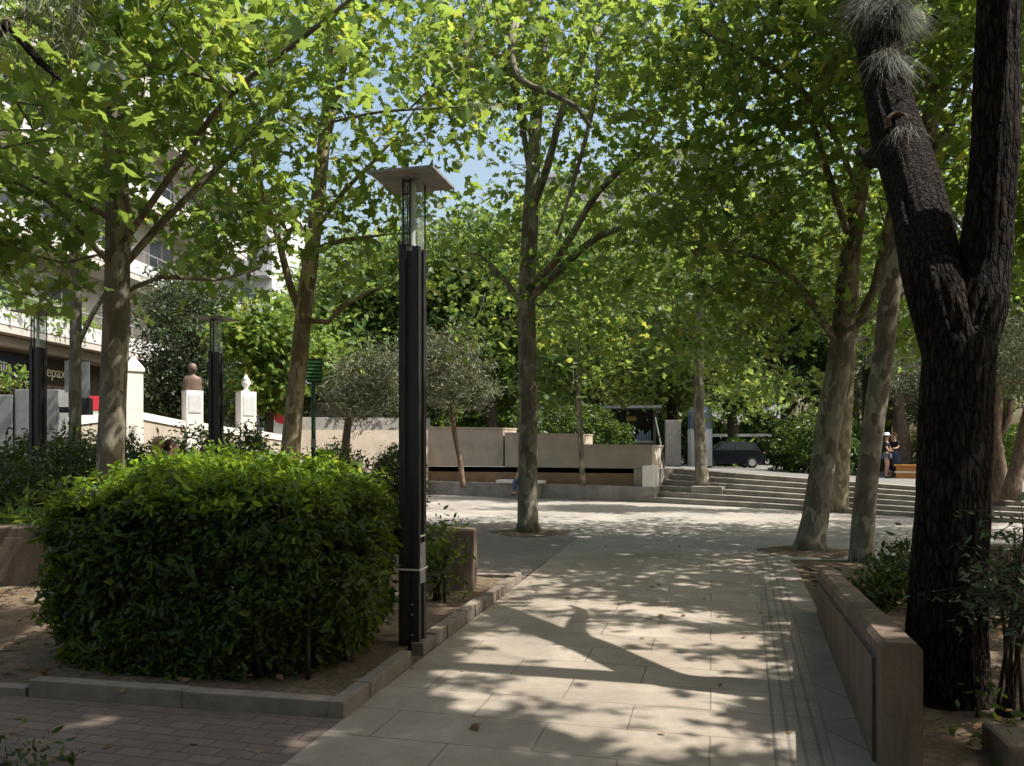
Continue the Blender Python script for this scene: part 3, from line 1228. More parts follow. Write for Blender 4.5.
wall_box('kerb_wall', 'low grey concrete kerb wall along the back edge of the square', PX(395, 29.6), PX(655, 24.3), -.03, .47, .47, .35, 'concrete')
wall_box('brown_wall', 'low brown wall in the shadow under the pale stone wall', PX(395, 30.4), PX(652, 25.55), 0, .80, .84, .3, 'brown_wall')
wall_box('stone_wall', 'long pale stone wall behind the olive trees, higher left stretch', PX(428, 29.4), PX(503, 28.2), ZV(466, 29), ZV(428, 29.4), ZV(429, 28.2), 1.2, 'stone_wall', capz=.05)
wall_box('stone_wall', 'pale stone wall between the slim straight trunk and the thin sapling', PX(505, 28.15), PX(580, 26.9), ZV(467, 28.2), ZV(433.5, 28.1), ZV(435, 26.9), 1.2, 'stone_wall', capz=.04)
wall_box('stone_wall', 'pale stone wall stretch that ends at the steps, below the kiosk', PX(582, 26.85), PX(652, 25.7), ZV(468, 26.8), ZV(446, 26.8), ZV(447, 25.7), 1.1, 'stone_wall', capz=.06)
wall_box('stone_wall', 'pinkish low wall behind the green bin and sign post', PX(296, 26), PX(428, 28.6), 0, ZV(430, 26), ZV(430, 28.6), .5, 'stone_wall')
wall_box('parapet_wall', 'grey parapet with dark joints above the pinkish low wall', PX(298, 30), PX(430, 32.5), .5, ZV(417, 30), ZV(418, 32.5), .3, 'concrete')

# ---- bench and seated person
t = thing('concrete_bench', 'small concrete bench with pale slab in front of the kerb wall', 'bench', (*PX(522, 26.6), 0), R(-30))
mb = MB()
mb.box(-.85, .75, -.28, .28, .50, .60, None, .015)
mb.build('seat', 'marble', t)
mb = MB()
mb.box(-.80, .68, -.2, .2, 0, .499)
mb.build('base', 'concrete', t)
BENCH = t

# ---- monument balustrade on the left
pil = [((133, 365), 17.4, 22, 430), ((192.5, 391), 19.0, 23, 440), ((246, 392), 20.8, 22, 450)]
BA = math.atan2(20.8 - 17.4, (PX(246, 20.8)[0] - PX(133, 17.4)[0]))
labels = ['white marble pillar with a pyramid top behind the left trunk', 'white marble pedestal with grey plaque carrying the bronze bust', 'white marble pedestal under a small white urn']
tops = []
for ((u, v), d, wpx, vb), lb in zip(pil, labels):
    x, y = PX(u, d)
    t = thing('marble_pedestal', lb, 'pedestal', (x, y, 0), R(38), 'marble pedestals along the balustrade')
    wd = wpx / F * d / 1.40
    zt = ZV(v, d) if u != 133 else ZV(372, d)
    mb = MB()
    mb.box(-wd / 2, wd / 2, -wd / 2, wd / 2, 0, zt, None, .012)
    mb.build('shaft', 'marble', t)
    if u == 133:
        mb = MB()
        h = wd / 2 + .025
        mb.box(-h, h, -h, h, zt + .002, zt + .07)
        mb.add([(-h, -h, zt + .072), (h, -h, zt + .072), (h, h, zt + .072), (-h, h, zt + .072), (0, 0, zt + .36)], [(0, 3, 2, 1), (0, 1, 4), (1, 2, 4), (2, 3, 4), (3, 0, 4)])
        mb.build('pyramid_cap', 'marble', t)
    if abs(u - 192.5) < 1:
        mb = MB()
        mb.box(-wd * .36, wd * .36, -wd / 2 - .014, -wd / 2 - .001, zt - .52, zt - .10)
        mb.build('plaque', 'marble_plaque', t)
    if u == 246:
        mb = MB()
        mb.box(-wd * .36, wd * .36, -wd / 2 - .014, -wd / 2 - .001, zt - .62, zt - .12)
        mb.build('plaque', 'marble_plaque', t)
    tops.append((x, y, zt))
# bust (body one mesh)
x, y, z = tops[1]
t = thing('bust_statue', 'dark bronze head and shoulders bust on the marble pedestal', 'statue', (x, y, z + .002), R(25))
mb = MB()
prof = [(.0, 0), (.20, 0), (.21, .05), (.19, .16), (.20, .26), (.17, .33), (.085, .37), (.07, .40), (.075, .43), (.105, .47), (.118, .53), (.112, .59), (.085, .635), (.04, .655), (.0, .66)]
n = 20
b0 = len(mb.v)
for r, zz in prof:
    sx, sy = (1.08, .62) if zz < .36 else (.86, 1.0)
    for k in range(n):
        th = 2 * math.pi * k / n
        yy = -.02 if zz > .43 else 0
        rr = r
        if .48 < zz < .54 and abs(th - 1.5 * math.pi) < .25:
            rr = r * 1.18
        mb.v.append((rr * sx * math.cos(th), rr * sy * math.sin(th) + yy, zz))
for i in range(len(prof) - 1):
    for k in range(n):
        k2 = (k + 1) % n
        mb.f.append((b0 + i * n + k, b0 + i * n + k2, b0 + (i + 1) * n + k2, b0 + (i + 1) * n + k))
mb.build('figure', 'bronze', t, True)
x, y, z = tops[2]
t = thing('stone_urn', 'small white stone urn on the pedestal right of the bust', 'urn', (x, y, z + .002))
mb = MB()
mb.lathe([(.10, 0), (.10, .04), (.045, .07), (.045, .10), (.10, .18), (.115, .25), (.08, .31), (.095, .33), (.05, .37), (.025, .44), (.0, .45)], 18)
mb.build('body', 'marble', t, True)
# rails between
prs = [(PX(60, 15.6), PX(126, 17.2), ZV(419, 15.6), ZV(411, 17.2)), (PX(141, 17.6), PX(184, 18.7), ZV(412, 17.6), ZV(421, 18.7)), (PX(203, 19.3), PX(238, 20.5), ZV(423, 19.3), ZV(429, 20.5)), (PX(255, 21.1), PX(300, 22.6), ZV(430, 21.1), ZV(438, 22.6))]
for (a, b, za, zb), lb in zip(prs, ('pale balustrade wall left of the pyramid pillar', 'pale balustrade wall between pyramid pillar and bust pedestal', 'pale balustrade wall behind the lamp post by the bust', 'pale balustrade wall running from the urn pedestal to the rough trunk')):
    wall_box('balustrade', lb, a, b, 0, za - .16, zb - .16, .2, 'stone_wall', 'balustrade', 'balustrade walls between the pedestals', capz=.16)

# ---- left building
BX0, BD0 = -16.0, 25.0
BANG = math.atan2(1, .094)        # along the facade, away from the camera
bld = thing('apartment_building', 'pinkish apartment building with white balconies and dark shop signs at the left', 'building', (BX0 - .094 * 9, BD0 - 9, 0), BANG)
# local frame: x along facade (away), y = left of it (into the building) , -y towards the square
LB = 24.0
mb = MB()
mb.box(0, LB, .05, 9, 0, 17.5)
mb.build('wall', 'facade', bld)
floors = [5.25, 8.25, 11.25, 14.25]
for i, z in enumerate(floors):
    mb = MB()
    mb.box(-.3, LB + .3, -1.3 - .12 * (i == 0), .049, z - .22, z)
    slab = mb.build('balcony_slab', 'facade', bld)
    mb = MB()
    mb.box(-.3, LB + .3, -1.32 - .12 * (i == 0), -1.22 - .12 * (i == 0), z + .002, z + .52)
    mb.build('parapet', 'facade_white', slab)
    mb = MB()
    mb.tube([(-.3, -1.27 - .12 * (i == 0), z + .95), (LB + .3, -1.27 - .12 * (i == 0), z + .95)], .03, 6)
    for k in range(24):
        mb.tube([(k, -1.27 - .12 * (i == 0), z + .5), (k, -1.27 - .12 * (i == 0), z + .95)], .015, 5)
    mb.build('railing', 'grey_metal', slab)
    for k in range(7):
        x = 1.0 + 3.3 * k
        mb = MB()
        mb.box(x, x + 2.1, -.02, .048, z + .05, z + 2.35)
        f = mb.build('window', 'facade_white', bld)
        mb = MB()
        mb.box(x + .10, x + 1.0, -.035, -.022, z + .15, z + 2.25)
        mb.box(x + 1.1, x + 2.0, -.035, -.022, z + .15, z + 2.25)
        mb.build('pane', 'window_glass', f)
mb = MB()
mb.box(0, LB, -.05, .045, 1.0, 4.95)
mb.build('shopfront', 'facade_dark', bld)
mb = MB()
mb.box(-.2, LB + .2, -1.0, -.06, 4.72, 5.0)
mb.build('fascia', 'facade', bld)
# sign boards: px -> along-facade coordinate
def along(u, off=.62):
    k = (u - CU) / F
    d = (BX0 + off - .094 * BD0) / (k - .094)
    return (d - (BD0 - 9)) * math.hypot(1, .094)


for (u0, u1, z0, z1, mt, txt, sz, ut, zt, tm) in ((-12, 29.5, 3.45, 4.62, 'sign_navy', 'mofilia', .46, -17, 3.98, 'white_paint'), (33, 88, 3.0, 4.62, 'sign_brown', 'lepaxty', .52, 44.5, 4.02, 'cream')):
    mb = MB()
    mb.box(along(u0), along(u1) - .05, -.62, -.5, z0, z1)
    sg = mb.build('shop_sign', mt, bld)
    mtx = Matrix.Translation((along(ut), -.632, zt)) @ Matrix.Rotation(R(90), 4, 'X')
    text_mesh('lettering', txt, sz, tm, sg, mtx, .008)
# greenery on balconies
for i, (u, z, lb) in enumerate(((18, 5.6, 'ragged green plants spilling over the left end of the lower balcony'), (52, 5.6, 'pale green balcony plants between the black lamp and the slim trunk'), (82, 5.55, 'green balcony plants beside the wide left trunk'))):
    lx = along(u, 1.2)
    c = Vector((BX0 - .094 * 9, BD0 - 9, 0)) + Vector((math.cos(BANG) * lx, math.sin(BANG) * lx, 0)) + Vector((1.15, 0, z))
    t = thing('balcony_plant', lb, 'plant', c, 0, 'plants on the balcony')
    rng = np.random.default_rng(40 + i)
    pts = rng.normal(size=(900, 3)) * np.array([.18, .9, .28]) + np.array([0, 0, .25])
    me = leaves_mesh('foliage', pts, .16, 'oval', 'lime_leaf', seed=40 + i)
    link(bpy.data.objects.new('foliage', me), t)
    mb = MB()
    mb.box(-.14, .14, -.9, .9, -.30, -.02, None, .02)
    mb.build('planter', 'terracotta', t)

# second block, far
def far_block(label, u0, u1, vtop, d, depth, nfl, mat, seed):
    x0, x1 = PX(u0, d)[0], PX(u1, d)[0]
    zt = ZV(vtop, d)
    t = thing('apartment_building', label, 'building', ((x0 + x1) / 2, d, 0), 0)
    W = (x1 - x0) / 2
    mb = MB()
    mb.box(-W, W, 0, depth, 0, zt)
    mb.build('wall', mat, t)
    mb = MB()
    mb.box(-W - .3, W + .3, -.3, depth + .3, zt + .002, zt + .35)
    mb.build('roof_slab', 'facade_white', t)
    for k in range(nfl):
        z = zt - 3.1 * (k + 1)
        if z < 3:
            break
        mb = MB()
        mb.box(-W, W, -1.2, -.001, z - .2, z)
        mb.box(-W, W, -1.2, -1.1, z + .001, z + .9)
        mb.build('balcony', 'facade_white', t)
        n = max(2, int(W / 1.6))
        for j in range(n):
            x = -W + (2 * W) * (j + .5) / n
            mb = MB()
            mb.box(x - .8, x + .8, -.04, -.001, z + .1, z + 2.3)
            f = mb.build('window', 'facade_white', t)
            mb = MB()
            mb.box(x - .7, x + .7, -.055, -.042, z + .2, z + 2.2)
            mb.build('pane', 'window_glass', f)
    return t


far_block('far white apartment block with awning shaded roof terrace above the trees', 178, 272, 196, 62, 12, 5, 'facade_white', 1)
far_block('far pale apartment block glimpsed between the leaves right of the slim straight trunk', 545, 640, 178, 68, 12, 5, 'facade', 2)
far_block('far grey apartment block glimpsed through leaves left of the forked pine', 650, 790, 150, 75, 12, 5, 'facade_white', 3)

# ---- street things at the left rear
t = thing('bus_shelter', 'glazed shelter with a big red disc poster behind the balustrade', 'shelter', (*PX(277, 30), .55), R(-8))
mb = MB()
for x in (-.75, -.25, .75):
    mb.box(x - .04, x + .04, -.04, .04, 0, 3.6)
mb.box(-.9, .9, -.3, .9, 3.602, 3.70)
mb.build('frame', 'blue_grey', t)
mb = MB()
mb.box(-.20, .70, -.02, .02, .9, 3.3)
pn = mb.build('poster_panel', 'white_paint', t)
mb = MB()
pp = [(.42 * math.cos(a) + .25, .42 * math.sin(a) + 2.45) for a in [2 * math.pi * k / 28 for k in range(28)]]
mb.prism(pp, 0.022, .030, Matrix.Rotation(R(90), 4, 'X'))
mb.build('red_disc', 'red', pn)
t = thing('market_kiosk', 'pale kiosk with teal counter band above the parapet behind the green sign', 'kiosk', (*PX(322, 37), .6), 0)
mb = MB()
mb.box(-1.4, 2.4, 0, 2.2, 0, 3.05, None, .03)
mb.build('cabin', 'white_paint', t)
mb = MB()
mb.box(-1.38, 2.38, -.05, -.002, 2.05, 2.55)
mb.build('counter_band', 'teal', t)
mb = MB()
mb.box(-1.6, 2.6, -.9, 2.4, 3.052, 3.15)
mb.build('roof', 'white_paint', t)
t = thing('notice_board', 'small red notice board over a pale green panel by the wide left trunk', 'sign', (*PX(97, 20.5), 0), R(20))
mb = MB()
mb.box(-.03, .03, -.03, .03, 0, 2.4)
mb.build('post', 'grey_metal', t)
mb = MB()
mb.box(-.30, .20, -.06, -.032, 2.62, 2.98)
mb.box(-.03, .03, -.031, .03, 2.401, 2.95)
mb.build('red_panel', 'red', t)
mb = MB()
mb.box(-.2, .62, -.06, -.032, 2.25, 2.60)
mb.build('pale_panel', 'pale_green', t)
t = thing('notice_board', 'pale blue board standing right of the left black lamp', 'sign', (*PX(49, 17.5), 0), R(10))
mb = MB()
mb.box(-.02, .02, -.02, .02, 0, 2.1)
mb.build('post', 'grey_metal', t)
mb = MB()
mb.box(-.13, .15, -.04, -.021, 2.0, 2.36)
mb.build('board', 'blue_grey', t)

# grey cabinets and the little green tree behind them
for i, (u, lb) in enumerate(((4, 'grey metal cabinet at the far left edge under the green sapling'), (23, 'middle grey metal cabinet under the green sapling'), (50, 'grey metal cabinet next to the left black lamp'))):
    d = 15.2
    t = thing('metal_cabinet', lb, 'cabinet', (*PX(u, d), 0), 0, 'grey cabinets by the shrubs')
    mb = MB()
    mb.box(-.16, .16, 0, .35, .1, 2.75 if i else 2.65, None, .015)
    mb.build('body', 'grey_metal', t)
    mb = MB()
    mb.box(-.12, .12, -.012, -.001, .4, 2.6)
    mb.build('door', 'grey_metal', t)

# street sign (backs of boards) by the slim trunk
t = thing('street_sign', 'grey backs of two sign boards with black box behind the slim left trunk', 'sign', (*PX(78, 14.2), 0), R(8))
mb = MB()
mb.tube([(0, 0, 0), (0, 0, 3.25)], .035, 10)
mb.build('pole', 'grey_metal', t)
mb = MB()
mb.box(-.20, -.05, -.06, -.036, 2.62, 3.18)
mb.box(.04, .21, -.06, -.036, 2.50, 3.16)
mb.build('board', 'grey_metal', t)
mb = MB()
mb.box(.02, .24, -.16, .04, 2.22, 2.52, None, .01)
mb.box(-.30, -.036, -.05, .04, 2.26, 2.36)
mb.build('box', 'post', t)

# green sign post
t = thing('green_sign_post', 'dark green pole with slatted green sign right of the rough brown trunk', 'sign', (*PX(313.5, 14.6), 0), R(12))
mb = MB()
mb.tube([(0, 0, 0), (0, 0, 3.2)], .04, 12)
mb.build('pole', 'dark_green', t)
mb = MB()
for k in range(6):
    z = 2.86 + .065 * k
    mb.box(-.12, .16, -.06, -.042, z, z + .036)
mb.build('slats', 'sign_green', t)
mb = MB()
mb.box(-.12, .16, -.041, -.02, 2.83, 3.27)
mb.build('board', 'dark_green', t)
mb = MB()
mb.lathe([(.046, 1.65), (.046, 1.8)], 12)
mb.build('white_band', 'grey_metal', t)

# litter bin
t = thing('litter_bin', 'dark green litter bin with wide rim between the bush and the black lamp', 'bin', (*PX(353, 14.6), 0))
mb = MB()
mb.lathe([(.0, .05), (.26, .05), (.28, .1), (.33, 1.15), (.30, 1.16), (.25, .2), (0, .2)], 20)
mb.build('bucket', 'bin_green', t, False)
mb = MB()
mb.lathe([(.335, 1.10), (.40, 1.10), (.40, 1.18), (.31, 1.18)], 20)
mb.build('rim', 'bin_green', t)
mb = MB()
mb.box(-.05, .05, -.05, .05, 0, .06)
mb.build('foot', 'bin_green', t)

# ---- kiosk, column, car, canopy behind the steps
t = thing('street_kiosk', 'dark street kiosk with open hatch and small yellow sign above the stone wall', 'kiosk', (*PX(632, 36), .95), R(-10))
mb = MB()
mb.box(-1.05, -.95, 0, 1.6, 0, 2.5)
mb.box(.95, 1.05, 0, 1.6, 0, 2.5)
mb.box(-.949, .949, 1.5, 1.6, 0, 2.5)
mb.box(-.949, .949, .0, .08, 0, 1.0)
mb.build('cabin', 'facade_dark', t)
mb = MB()
mb.box(-1.3, 1.3, -.7, 1.7, 2.502, 2.62)
mb.build('roof', 'grey_metal', t)
mb = MB()
mb.box(-.25, .2, -.14, -.10, 1.95, 2.15)
mb.build('yellow_sign', M.setdefault('ochre', mat_plain('ochre', (.22, .16, .03), .6, .2, 4, .1)), t)
mb = MB()
mb.box(-.949, .949, .1, 1.45, 1.0, 1.06)
mb.build('counter', 'silver', t)
mb = MB()
for k in range(6):
    mb.box(.2 + .11 * k, .29 + .11 * k, .3, .4, 1.062, 1.35 + .1 * (k % 3))
mb.build('goods', 'blue_grey', t)
t = thing('advertising_column', 'white ribbed column with blue grey upper band beside the kiosk', 'column', (*PX(700, 35), .9))
mb = MB()
n = 48
prof = []
b0 = 0
for z in (0, 1.62):
    for k in range(n):
        th = 2 * math.pi * k / n
        r = .50 + .035 * math.cos(12 * th)
        mb.v.append((r * math.cos(th), r * math.sin(th), z))
for k in range(n):
    mb.f.append((k, (k + 1) % n, n + (k + 1) % n, n + k))
mb.f.append(tuple(range(n, 2 * n)))
mb.build('ribbed_shaft', 'white_paint', t)
mb = MB()
mb.lathe([(.52, 1.622), (.52, 2.35), (.3, 2.6), (.0, 2.7)], 24)
mb.build('band', 'blue_grey', t)
t = thing('utility_box', 'tall olive grey utility box left of the white column', 'cabinet', (*PX(673, 33.5), .85), R(-10))
mb = MB()
mb.box(-.33, .33, 0, .5, 0, 2.0, None, .02)
mb.build('body', 'concrete', t)
mb = MB()
mb.box(-.28, .28, -.014, -.001, .1, 1.85)
mb.build('door', 'concrete', t)
t = thing('handrail', 'dark slanting handrail at the left end of the stone steps', 'rail', (0, 0, 0))
mb = MB()
a, b = Vector((*PX(662, 26.2), .98)), Vector((*PX(654, 27.9), 2.4))
mb.tube([P(664, 468, 26.4), P(662, 452, 26.6), P(655, 418, 27.6)], .04, 8)
mb.build('bar', 'post', t)
t = thing('canopy', 'long white roofed canopy beyond the parked dark car', 'canopy', (*PX(745, 56), .58), R(-4))
mb = MB()
mb.box(-2.6, 4.5, 0, 3, 1.95, 2.15)
mb.build('roof', 'white_paint', t)
mb = MB()
for x in (-2.4, .8, 4.2):
    mb.box(x - .06, x + .06, .1, .22, 0, 1.948)
mb.build('posts', 'grey_metal', t)


def car(label, loc, rz):
    t = thing('parked_car', label, 'car', loc, rz)
    L = 3.9
    side = [(-1.95, .32), (-1.95, .70), (-1.86, .92), (-1.70, 1.0), (-1.45, 1.42), (-1.2, 1.47), (.15, 1.48), (.45, 1.40), (1.0, .98), (1.72, .86), (1.92, .70), (1.95, .35), (1.6, .25), (-1.6, .25)]
    mb = MB()
    n = len(side)
    ws = [(.84 if z < 1.02 else .84 - (z - 1.0) * .42) for x, z in side]
    for s_ in (-1, 1):
        for (x, z), wv in zip(side, ws):
            mb.v.append((x, s_ * wv, z))
    mb.f.append(tuple(range(n)))
    mb.f.append(tuple(n + i for i in reversed(range(n))))
    for i in range(n):
        j = (i + 1) % n
        mb.f.append((i, n + i, n + j, j))
    mb.build('body', 'car_paint', t)
    for s_ in (-1, 1):
        mb = MB()
        y = lambda z: s_ * (.84 - (z - 1.0) * .42 + .006)
        for x0, x1, x2, x3 in ((-1.42, -.30, -.30, -1.22), (-.22, .82, .38, -.22)):
            q = [(x0, y(1.03), 1.03), (x1, y(1.03), 1.03), (x2, y(1.38), 1.38), (x3, y(1.38), 1.38)]
            mb.add(q, [(0, 1, 2, 3)])
        mb.build('side_window', 'dark_glass', t)
    mb = MB()
    mb.add([(1.0 + .01, -.72, 1.02), (1.0 + .01, .72, 1.02), (.50, .62, 1.385), (.50, -.62, 1.385)], [(0, 1, 2, 3)])
    mb.build('windscreen', 'dark_glass', t)
    for x in (-1.2, 1.22):
        for s_ in (-1, 1):
            mb = MB()
            m_ = Matrix.Translation((x, s_ * .80, .31)) @ Matrix.Rotation(R(90), 4, 'X')
            pr = [(.31 * math.cos(2 * math.pi * k / 24), .31 * math.sin(2 * math.pi * k / 24)) for k in range(24)]
            mb.prism(pr, -.10, .10, m_)
            wh = mb.build('wheel', 'tyre', t)
            mb = MB()
            pr = [(a * .62, b * .62) for a, b in pr]
            mb.prism(pr, -.112, -.101, m_)
            mb.prism(pr, .101, .112, m_)
            mb.build('rim', 'silver', wh)
    for s_ in (-1, 1):
        mb = MB()
        mb.ellipsoid((1.83, s_ * .6, .74), (.10, .17, .07))
        mb.build('headlight', 'silver', t, True)
        mb = MB()
        mb.ellipsoid((-1.9, s_ * .66, .80), (.06, .11, .12))
        mb.build('tail_light', 'red', t, True)
    return t


car('small black hatchback parked beyond the stone steps behind the sapling trunk', (*PX(727, 46), .58), R(178))

# orange seat on the upper level at the right
t = thing('orange_planter', 'orange box planter beside the two standing people', 'planter', (*PX(912, 27.5), .61), R(-25))
mb = MB()
mb.box(-.5, .9, 0, .45, 0, .42, None, .02)
mb.build('box', 'orange', t)
mb = MB()
mb.box(-.56, .96, -.05, .5, .422, .48, None, .01)
mb.build('lid', 'orange', t)
mb = MB()
mb.box(-.54, .94, -.06, -.052, .20, .26)
mb.build('pale_stripe', 'cream', t)

# ---- people
def skin_mesh(name, joints, edges, mat, parent, root=0, sub=2):
    me = bpy.data.meshes.new(name)
    names = list(joints)
    me.from_pydata([joints[n][0] for n in names], [(names.index(a), names.index(b)) for a, b in edges], [])
    o = bpy.data.objects.new(name, me)
    COL.objects.link(o)
    o.modifiers.new('s', 'SKIN')
    ly = me.skin_vertices[0].data
    for i, n in enumerate(names):
        r = joints[n][1]
        ly[i].radius = r if hasattr(r, '__len__') else (r, r)
        ly[i].use_root = (i == root)
    md = o.modifiers.new('u', 'SUBSURF')
    md.levels = md.render_levels = sub
    bpy.context.view_layer.update()
    m2 = bpy.data.meshes.new_from_object(o.evaluated_get(bpy.context.evaluated_depsgraph_get()))
    bpy.data.objects.remove(o)
    m2.name = name
    m2.materials.clear()
    m2.materials.append(M[mat])
    m2.polygons.foreach_set('use_smooth', [True] * len(m2.polygons))
    return link(bpy.data.objects.new(name, m2), parent)


def person(label, loc, rz, h=1.68, pose='stand', top='cloth_black', low='cloth_denim', low_len=.5, hair='hair_brown', hat=None, skirt=False, arm=0.0, group=None, long_hair=False):
    """faces -y; built at 1.70 m and scaled"""
    t = thing('person', label, 'person', loc, rz, group)
    k = h / 1.70
    J = {}
    def j(n, x, y, z, r):
        J[n] = (Vector((x, y, z)) * k, r * k if not hasattr(r, '__len__') else tuple(q * k for q in r))
    seat = pose == 'sit'
    dz = -.47 if seat else 0
    j('pelvis', 0, 0, .93 + dz, (.15, .105))
    j('waist', 0, 0, 1.08 + dz, (.125, .09))
    j('chest', 0, 0, 1.28 + dz, (.145, .10))
    j('neck', 0, .01, 1.46 + dz, .055)
    j('jaw', 0, -.01, 1.54 + dz, (.066, .075))
    j('head', 0, -.005, 1.62 + dz, (.076, .095))
    j('crown', 0, .0, 1.685 + dz, (.05, .065))
    E_ = [('pelvis', 'waist'), ('waist', 'chest'), ('chest', 'neck'), ('neck', 'jaw'), ('jaw', 'head'), ('head', 'crown')]
    for s_, q in ((-1, 'l'), (1, 'r')):
        j('sh' + q, s_ * .17, 0, 1.40 + dz, .052)
        if seat:
            j('el' + q, s_ * .21, -.06, 1.14 + dz, .042)
            j('wr' + q, s_ * .13, -.28, 1.03 + dz, .028)
            j('ha' + q, s_ * .11, -.36, 1.02 + dz, (.035, .02))
        else:
            j('el' + q, s_ * .22, -.02 - .10 * arm, 1.13 + .03 * arm, .042)
            j('wr' + q, s_ * (.22 - .08 * arm), -.07 - .24 * arm, .90 + .28 * arm, .028)
            j('ha' + q, s_ * (.215 - .10 * arm), -.09 - .28 * arm, .81 + .42 * arm, (.035, .02))
        E_ += [('chest', 'sh' + q), ('sh' + q, 'el' + q), ('el' + q, 'wr' + q), ('wr' + q, 'ha' + q)]
        j('hip' + q, s_ * .09, 0, .88 + dz, .085)
        if seat:
            j('kn' + q, s_ * .11, -.42, .49, .06)
            j('an' + q, s_ * .11, -.40, .09, .04)
            j('to' + q, s_ * .12, -.56, .035, (.04, .03))
        else:
            j('kn' + q, s_ * .095, -.02, .49, .058)
            j('an' + q, s_ * .095, .02, .09, .038)
            j('to' + q, s_ * .11, -.15, .035, (.042, .03))
        E_ += [('pelvis', 'hip' + q), ('hip' + q, 'kn' + q), ('kn' + q, 'an' + q), ('an' + q, 'to' + q)]
    skin_mesh('body', J, E_, 'skin', t)

    def fat(ns, g):
        return {n: (J[n][0], tuple(x + g for x in J[n][1]) if hasattr(J[n][1], '__len__') else J[n][1] + g) for n in ns}
    T = fat(['pelvis', 'waist', 'chest', 'shl', 'shr'], .014)
    T['neckbase'] = (J['neck'][0] + Vector((0, 0, -.05)), .075)
    for q in 'lr':
        T['sl' + q] = (J['sh' + q][0].lerp(J['el' + q][0], .75), J['el' + q][1] + .018)
    skin_mesh('shirt', T, [('pelvis', 'waist'), ('waist', 'chest'), ('chest', 'neckbase'), ('chest', 'shl'), ('chest', 'shr'), ('shl', 'sll'), ('shr', 'slr')], top, t)
    if skirt:
        mb = MB()
        z0 = J['pelvis'][0].z
        mb.lathe([(.13, z0 + .10), (.175, z0), (.20, z0 - .25), (.21, z0 - .58), (.19, z0 - .60)], 18)
        mb.build('skirt', low, t, True)
    else:
        Lw = fat(['pelvis', 'hipl', 'hipr'], .018)
        ed = [('pelvis', 'hipl'), ('pelvis', 'hipr')]
        for q in 'lr':
            if low_len <= 1:
                Lw['e' + q] = (J['hip' + q][0].lerp(J['kn' + q][0], low_len), .085 * k)
                ed.append(('hip' + q, 'e' + q))
            else:
                Lw['k' + q] = (J['kn' + q][0], .075 * k)
                Lw['a' + q] = (J['an' + q][0] + Vector((0, 0, .03)), .058 * k)
                ed += [('hip' + q, 'k' + q), ('k' + q, 'a' + q)]
        skin_mesh('trousers', Lw, ed, low, t)
    for q in 'lr':
        sh = {'a': (J['an' + q][0] + Vector((0, .03, -.045)), .045 * k), 'b': (J['to' + q][0] + Vector((0, -.02, .0)), (.05 * k, .036 * k))}
        skin_mesh('shoe', sh, [('a', 'b')], 'shoe', t)
    hz = J['head'][0].z
    mb = MB()
    mb.ellipsoid((0, .022 * k, hz + .022 * k), (.092 * k, .105 * k, .105 * k))
    if long_hair:
        mb.ellipsoid((0, .075 * k, hz - .12 * k), (.095 * k, .05 * k, .19 * k))
    mb.build('hair', hair, t, True)
    mb = MB()
    mb.ellipsoid((0, -.098 * k, hz - .025 * k), (.014 * k, .02 * k, .025 * k), 8, 6)
    mb.build('nose', 'skin', t, True)
    for s_ in (-1, 1):
        mb = MB()
        mb.ellipsoid((s_ * .032 * k, -.088 * k, hz + .005 * k), (.012 * k, .008 * k, .007 * k), 8, 6)
        mb.build('eye', 'cloth_black', t, True)
        mb = MB()
        mb.ellipsoid((s_ * .082 * k, .0, hz - .015 * k), (.012 * k, .02 * k, .03 * k), 8, 6)
        mb.build('ear', 'skin', t, True)
    mb = MB()
    mb.ellipsoid((0, -.084 * k, hz - .065 * k), (.024 * k, .008 * k, .008 * k), 8, 6)
    mb.build('mouth', 'cloth_maroon', t, True)
    if hat:
        mb = MB()
        mb.lathe([(.16 * k, hz + .055 * k), (.165 * k, hz + .062 * k), (.112 * k, hz + .075 * k), (.105 * k, hz + .14 * k), (.07 * k, hz + .17 * k), (0, hz + .175 * k)], 18)
        mb.build('hat', hat, t, True)
    return t


p = PX(886.5, 28.2)
person('person in white hat, black top and denim shorts standing on the upper steps', (*p, .62), R(50), 1.52, 'stand', 'cloth_black', 'cloth_denim', .45, 'hair_brown', 'cloth_white', arm=.5)
p = PX(894.5, 28.4)
person('person in long dark navy dress facing the one in the white hat', (*p, .62), R(-60), 1.56, 'stand', 'cloth_black', 'cloth_navy', .45, 'hair_brown', None, True, arm=.8)
p = PX(524, 26.4)
person('person in blue trousers sitting on the bench behind the slim straight trunk', (p[0], p[1] - .1, .12), R(-32), 1.70, 'sit', 'cloth_maroon', 'cloth_blue', 2, 'hair_brown')
p = PX(159, 13.2)
person('person with long blonde hair and teal top behind the clipped bush', (*p, .05), R(170), 1.73, 'stand', 'cloth_teal', 'cloth_denim', 2, 'hair_blonde', long_hair=True)
p = PX(171, 13.3)
person('person with short dark brown hair beside the blonde one behind the clipped bush', (*p, .05), R(110), 1.69, 'stand', 'cloth_navy', 'cloth_denim', 2, 'hair_brown')

